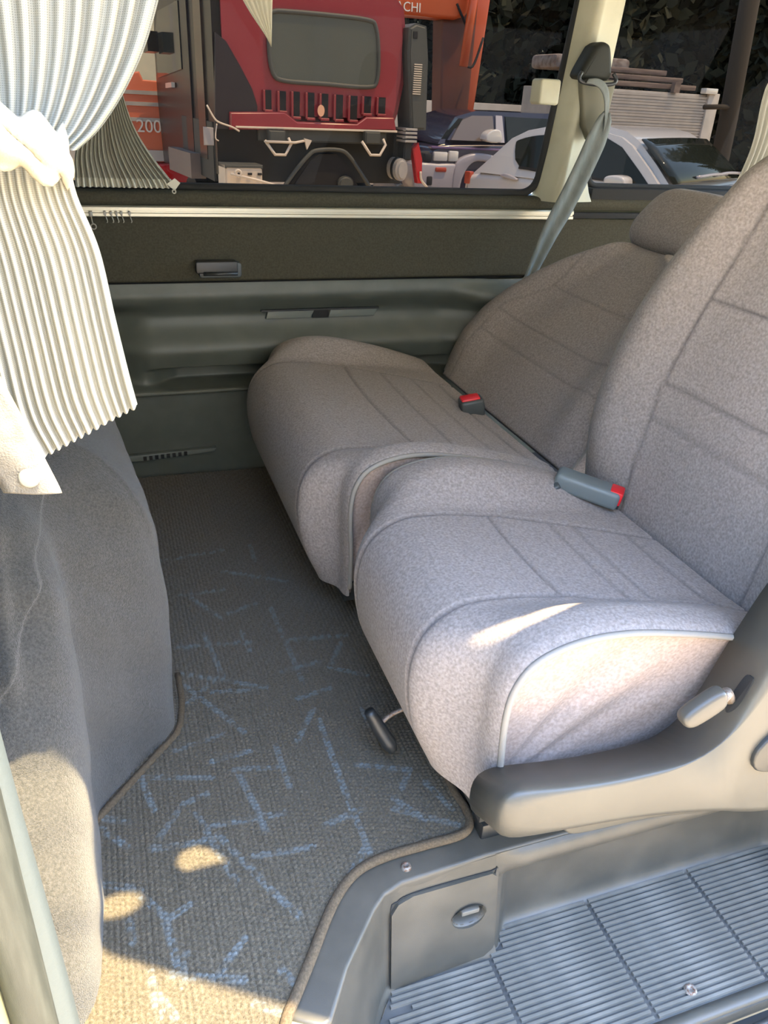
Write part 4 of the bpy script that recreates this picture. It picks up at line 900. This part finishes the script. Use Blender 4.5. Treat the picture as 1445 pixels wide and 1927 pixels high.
prism('stick_cylinder_guard', [(4.28, 0.7), (4.38, 0.7), (4.48, 2.1), (4.30, 2.1)], 'y', 9.55, 9.75, M_orange, ex, 0.02)
prism('boom', [(2.3, 1.86), (3.40, 1.80), (4.0, 1.80), (4.12, 1.84), (4.25, 2.0), (4.2, 2.5), (3.3, 2.7), (2.3, 2.8)], 'y', 9.4, 9.75, M_orange, ex, 0.04)
text_mesh('lettering', 'HITACHI', (3.085, 9.392, 1.835), 0.125, 0, M_letter, ex)
tube('boom_cylinder', [(4.10, 9.3, 1.35), (4.14, 9.3, 1.85), (4.2, 9.3, 2.4)], 0.05, M_orange, ex, 12)
tube('hydraulic_hose', [(4.0, 9.4, 1.95), (4.16, 9.36, 1.65), (4.12, 9.36, 1.42), (4.24, 9.36, 1.36), (4.36, 9.4, 1.65)], 0.014, M_tyre, ex, 6, 5)
prism('track', cr([(3.0, Z_G), (4.8, Z_G), (5.05, Z_G + 0.3), (4.8, Z_G + 0.6), (3.0, Z_G + 0.6), (2.75, Z_G + 0.3)], 4, True), 'y', 9.5, 10.0, M_tyre, ex, 0.03)
ex2 = empty('digger_house', (0.6, 9.3, Z_G), 'orange digger body, paled for window haze, with number 200 behind the window curtain', 'excavator')
prism('engine_cover', [(-0.3, 0.30), (0.95, 0.28), (0.95, 1.02), (0.55, 1.03), (0.52, 1.10), (0.40, 1.08), (0.30, 0.95), (-0.3, 0.92)], 'y', 9.0, 10.4, M_orange2, ex2, 0.02)
for z in (0.66, 0.80, 0.90): lohi('panel_line', (-0.3, 8.988, z), (0.95, 9.0, z + 0.035), M_siding, ex2)
text_mesh('lettering', '200', (0.445, 8.985, 0.565), 0.165, 0, M_letter, ex2)
prism('counterweight', [(-0.6, -0.1), (0.28, -0.1), (0.30, 0.28), (0.95, 0.28), (0.95, 0.0), (1.0, -0.1), (1.0, -0.3), (-0.6, -0.3)], 'y', 8.9, 10.3, M_redp, ex2, 0.03)
prism('track', cr([(-0.8, Z_G), (1.6, Z_G), (1.85, Z_G + 0.25), (1.6, Z_G + 0.5), (-0.8, Z_G + 0.5), (-1.0, Z_G + 0.25)], 4, True), 'y', 9.1, 9.6, M_tyre, ex2, 0.03)
lohi('panel_stripe', (-0.3, 8.98, 0.30), (0.95, 9.0, 0.40), M_block, ex2)

# cars: lofted side profile, narrowed at the glasshouse
def wheel(p, x, y, r, w_):
    prism('wheel', [(x + a, Z_G + r + b) for a, b in ell(0, 0, r, r, 24)], 'y', y, y + w_, M_tyre, p, 0.02)
    prism('wheel_hub', [(x + a, Z_G + r + b) for a, b in ell(0, 0, r * 0.62, r * 0.62, 18)], 'y', y - 0.005, y + 0.01, M_silver, p, 0.01)
def loftcar(name, st, m_, p):       # stations (x, z) with near y and far y
    bm = bmesh.new(); va = [bm.verts.new((x, a, z)) for x, z, a, b in st]; vb = [bm.verts.new((x, b, z)) for x, z, a, b in st]; n = len(st)
    bm.faces.new(va); bm.faces.new(list(reversed(vb)))
    for i in range(n): bm.faces.new((va[i], va[(i + 1) % n], vb[(i + 1) % n], vb[i]))
    bmesh.ops.recalc_face_normals(bm, faces=bm.faces[:])
    bmesh.ops.bevel(bm, geom=[e for e in bm.edges if (e.verts[0] in va) == (e.verts[1] in va)], offset=0.045, segments=4, affect='EDGES')
    return bm_obj(name, bm, m_, p)
# built along its own length (x) and width (y), then turned into place
hc = empty('white_hatchback', (0, 0, 0), 'white hatchback parked beyond the pillar, windscreen turned towards the van', 'car')
y0 = 0.0; WD = 1.62
body = cr([(0.12, -0.30), (0.08, 0.0), (0.10, 0.30), (0.17, 0.44), (0.8, 0.47), (1.5, 0.47), (1.95, 0.49), (2.45, 0.42), (2.75, 0.28), (2.86, 0.02), (2.84, -0.35), (0.2, -0.38)], 4, True)
prism('lower_body', body, 'y', y0, y0 + WD, M_white, hc, 0.05, 4)
def nar(z): k = (z - 0.45) / 0.45 * 0.16; return (y0 + k, y0 + WD - k)
gh = [(0.14, 0.42), (0.22, 0.50), (0.36, 0.64), (0.46, 0.745), (0.60, 0.815), (0.83, 0.865), (1.10, 0.885), (1.32, 0.885), (1.48, 0.858), (1.60, 0.800), (1.80, 0.648), (1.98, 0.495), (2.0, 0.42)]
loftcar('cabin', [(x, z, *nar(z)) for x, z in gh], M_white, hc)
def sidepoly(name, pts, m_, p, off=0.006, th=0.012):
    bm = bmesh.new(); va = [bm.verts.new((x, nar(z)[0] - off, z)) for x, z in pts]; vb = [bm.verts.new((x, nar(z)[0] - off + th, z)) for x, z in pts]; n = len(pts)
    bm.faces.new(va); bm.faces.new(list(reversed(vb)))
    for i in range(n): bm.faces.new((va[i], va[(i + 1) % n], vb[(i + 1) % n], vb[i]))
    return bm_obj(name, bm, m_, p, True, 30)
sidepoly('rear_side_window', cr([(0.545, 0.70), (0.58, 0.745), (0.74, 0.785), (0.95, 0.805), (1.0, 0.805), (1.0, 0.535), (0.64, 0.545)], 3, True), M_carglass, hc)
sidepoly('front_side_window', [(1.03, 0.535), (1.03, 0.81), (1.20, 0.82), (1.34, 0.81), (1.50, 0.75), (1.70, 0.60), (1.80, 0.52), (1.75, 0.51)], M_carglass, hc)
sidepoly('window_rubber', [(0.64, 0.525), (1.82, 0.495), (1.82, 0.510), (0.64, 0.545)], M_tyre, hc, 0.01)
ws_ = [(1.605, 0.790, 0.15), (1.69, 0.727, 0.13), (1.80, 0.642, 0.10), (1.955, 0.508, 0.07)]
G = [[(x + 0.020 + 0.05 * math.sin(math.pi * k), y0 + in_ + (WD - 2 * in_) * k, z + 0.020 + 0.012 * math.sin(math.pi * k)) for k in np.linspace(0, 1, 12)] for x, z, in_ in ws_]
wsp = grid('windscreen', G, M_carglass, hc); wsp.modifiers.new('thick', 'SOLIDIFY').thickness = 0.01
prism('door_mirror', cr([(1.52, 0.50), (1.52, 0.545), (1.58, 0.565), (1.66, 0.56), (1.69, 0.53), (1.68, 0.475), (1.54, 0.475)], 4, True), 'y', y0 - 0.16, y0 + 0.0, M_white, hc, 0.02)
tube('wiper', [(2.00, 0.45, 0.57), (2.02, 0.75, 0.585), (2.02, 1.05, 0.58)], 0.012, M_silver, hc, 6, 3)
tube('wiper', [(2.01, 0.80, 0.575), (2.03, 1.05, 0.59), (2.03, 1.35, 0.58)], 0.012, M_silver, hc, 6, 3)
prism('door_handle', cr([(0.50, 0.455), (0.64, 0.435), (0.66, 0.45), (0.57, 0.475), (0.52, 0.475)], 3, True), 'y', y0 - 0.03, y0 + 0.01, M_silver, hc, 0.006)
prism('window_sticker', [(1.63, 0.815), (1.66, 0.79), (1.665, 0.795), (1.635, 0.82)], 'y', y0 + 0.22, y0 + 0.30, M_lamp, hc)
prism('tail_lamp', rrect(0.11, 0.36, 0.17, 0.46, 0.01), 'y', y0 - 0.008, y0 + 0.05, M_amber, hc, 0.006)
for x in (0.55, 2.25):
    wheel(hc, x, y0 - 0.02, 0.29, 0.2); wheel(hc, x, y0 + WD - 0.18, 0.29, 0.2)
hc.location = (3.05, 6.9, 0); hc.rotation_euler = (0, 0, math.radians(-60))

sv = empty('purple_suv', (4.2, 8.8, Z_G), 'dark purple and silver off-road wagon between the truck and the white hatchback', 'car')
KS = 8.1 / 6.5
def P2(pts): return [(x * KS, 1 + (z - 1) * KS) for x, z in pts]
y1 = 8.1
prism('lower_body', cr(P2([(2.62, 0.2), (2.60, 0.45), (2.64, 0.62), (2.75, 0.675), (3.0, 0.69), (3.4, 0.70), (4.0, 0.70), (4.3, 0.70), (4.4, 0.5), (4.4, 0.2)]), 4, True), 'y', y1, y1 + 1.32, M_purple, sv, 0.04)
st = P2([(2.72, 0.68), (2.90, 0.885), (3.08, 0.935), (3.9, 0.945), (4.2, 0.93), (4.35, 0.68)])
loftcar('cabin', [(x, z, y1 + (0.03 if z < 0.7 else 0.16), y1 + (1.29 if z < 0.7 else 1.16)) for x, z in st], M_purple, sv)
prism('windscreen', P2([(2.74, 0.70), (2.895, 0.875), (2.94, 0.875), (2.80, 0.70)]), 'y', y1 + 0.10, y1 + 1.2, M_carglass, sv)
def sglass(name, pts, m_):
    bm = bmesh.new(); q = P2(pts)
    va = [bm.verts.new((x, y1 + 0.005 + max(z - 0.62, 0) * 0.5, z)) for x, z in q]; vb = [bm.verts.new((x, y1 + 0.05 + max(z - 0.62, 0) * 0.5, z)) for x, z in q]; n = len(q)
    bm.faces.new(va); bm.faces.new(list(reversed(vb)))
    for i in range(n): bm.faces.new((va[i], va[(i + 1) % n], vb[(i + 1) % n], vb[i]))
    return bm_obj(name, bm, m_, sv)
sglass('front_window', [(2.82, 0.715), (2.93, 0.86), (3.03, 0.90), (3.22, 0.905), (3.22, 0.715)], mat('side_glass', (0.16, 0.12, 0.09), 0.05, coat=1.0))
sglass('rear_window', [(3.34, 0.715), (3.34, 0.905), (4.18, 0.905), (4.18, 0.715)], M_carglass)
sglass('window_pillar', [(3.23, 0.71), (3.25, 0.91), (3.31, 0.91), (3.31, 0.71)], M_silver)
prism('fender_flare', cr(P2([(2.84, 0.50), (2.90, 0.585), (3.04, 0.625), (3.2, 0.61), (3.3, 0.56), (3.22, 0.55), (3.05, 0.565), (2.97, 0.52), (2.92, 0.42), (2.90, 0.32), (2.84, 0.32)]), 3, True), 'y', y1 - 0.07, y1 + 0.04, M_silver, sv, 0.02)
prism('bumper', cr(P2([(2.50, 0.52), (2.70, 0.535), (2.89, 0.53), (2.90, 0.42), (2.86, 0.30), (2.52, 0.30)]), 3, True), 'y', y1 - 0.06, y1 + 0.3, M_silver, sv, 0.03)
def slamp(name, x0, z0, x1, z1, m_, d): (a, c_), (e_, f_) = P2([(x0, z0), (x1, z1)]); lohi(name, (a, y1 - d, c_), (e_, y1 + 0.1, f_), m_, sv, 0.012)
slamp('headlamp', 2.66, 0.555, 2.785, 0.625, M_lamp, 0.03)
slamp('corner_lamp', 2.795, 0.555, 2.88, 0.635, M_lamp, 0.035)
slamp('grille', 2.58, 0.545, 2.645, 0.61, M_slit, 0.025)
slamp('bumper_lamp', 2.67, 0.475, 2.77, 0.51, M_amber, 0.075)
slamp('fog_lamp', 2.60, 0.37, 2.65, 0.44, M_slit, 0.072)
slamp('highlight_strip', 2.64, 0.645, 3.30, 0.665, mat('purple_highlight_paint', (0.16, 0.09, 0.20), 0.25, coat=0.8), 0.012)  # lighter purple strip stands for the highlight along the body
prism('door_mirror', cr(P2([(3.07, 0.72), (3.07, 0.775), (3.13, 0.81), (3.19, 0.80), (3.20, 0.72)]), 3, True), 'y', y1 - 0.18, y1 - 0.02, M_lamp, sv, 0.015)
wheel(sv, 3.85, y1 - 0.02, 0.36, 0.24); wheel(sv, 5.0, y1 - 0.02, 0.36, 0.24)

# white sided shed with a lumber rack on top
shd = empty('white_shed', (7.3, 10.8, Z_G), 'white box shed with ribbed siding and beams on its roof behind the hatchback', 'shed')
lohi('body', (6.1, 10.04, Z_G), (8.28, 11.6, 1.25), M_siding, shd, 0.01)
for k in range(34): lohi('siding_board', (6.1, 10.01 + 0.004 * (k % 2), 0.02 + 0.0355 * k), (8.12, 10.04, 0.0505 + 0.0355 * k), M_siding, shd)
lohi('corner_post', (8.12, 9.98, Z_G), (8.30, 10.05, 1.27), M_block, shd, 0.01)
for k, (z, y_) in enumerate(((1.29, 10.06), (1.37, 10.12), (1.45, 10.25))):
    lohi('roof_beam', (6.0, y_, z), (7.94 - 0.19 * k, y_ + 0.17, z + 0.06), M_wood, shd, 0.01)
lohi('beam_bracket', (7.52, 9.97, 1.25), (7.61, 10.05, 1.37), M_wood, shd)
lohi('marker_lamp', (8.02, 9.94, 1.26), (8.22, 10.06, 1.33), M_lamp, shd, 0.01)
lohi('roof_tarp', (5.9, 10.4, 1.45), (7.06, 11.1, 1.62), mat('old_tarp', (0.16, 0.12, 0.10), 0.9, (0.28, 0.24, 0.22), 12), shd, 0.05)
pp = empty('utility_pole', (6.8, 7.9, Z_G), 'dark wooden pole rising right of the white shed', 'pole')
tube('shaft', [(6.85, 7.95, Z_G), (6.75, 7.9, 1.0), (6.55, 7.85, 3.2)], 0.10, M_bark, pp, 16)
tube('arm', [(6.75, 7.85, 1.10), (6.35, 7.85, 1.08)], 0.025, M_bark, pp, 8)
gw = empty('garden_wall', (5.8, 12.3, Z_G), 'low pale block wall behind the parked cars', 'wall')
for k in range(7):
    x = 1.6 + 1.3 * k
    lohi('wall_panel', (x, 12.3, Z_G), (x + 1.27, 12.4, 0.98 + 0.005 * k), M_block, gw, 0.008)
    lohi('wall_post', (x + 1.262, 12.27, Z_G), (x + 1.31, 12.42, 1.02 + 0.005 * k), M_bark, gw, 0.005)
ss = empty('haze_backdrop', (0.5, 12.5, Z_G), 'pale backdrop added for the bright window haze behind the digger at the left', 'shed')  # added pale slab stands for the bright haze on the window glass
lohi('backdrop_slab', (-3.0, 12.0, Z_G), (1.3, 13.0, 3.2), mat('haze_pale', (0.62, 0.58, 0.40), 0.8, (0.56, 0.52, 0.36), 5), ss)
for k in range(9): lohi('backdrop_batten', (-2.9 + 0.5 * k, 11.985, Z_G), (-2.87 + 0.5 * k, 12.0, 3.2), M_block, ss)

# the dark wood behind the yard: nobody could count its leaves or tell its trees apart
r = np.random.default_rng(50); n = 60000
ang = r.uniform(0.02, 1.02, n); dist = 14.2 + r.uniform(0, 3.2, n) + 0.5 * np.sin(ang * 40)
c_ = np.stack([np.sin(ang) * dist * 1.05, np.cos(ang) * dist + 0.6, Z_G + r.uniform(0.0, 1, n) ** 0.8 * (5.2 + 0.8 * np.sin(ang * 23) + 0.5 * np.sin(ang * 57))], 1)
u = r.normal(0, 1, (n, 3)); u /= np.linalg.norm(u, axis=1)[:, None]; v = np.cross(u, r.normal(0, 1, (n, 3))); v /= np.linalg.norm(v, axis=1)[:, None]
s = r.uniform(0.06, 0.19, n)[:, None]
back = np.arange(n) % 6 == 0; c_[back] *= np.array([1.2, 1.2, 1.0]); s[back] *= 1.9
V_ = np.concatenate([c_ - u * s, c_ + v * s * 0.55, c_ + u * s, c_ - v * s * 0.55]); F_ = [(k, n + k, 2 * n + k, 3 * n + k) for k in range(n)]
fo = mesh_obj('foliage', V_, F_, M_leaf, None, False); tag(fo, 'dark dense tree foliage filling the background behind the yard', 'foliage', None, 'stuff')
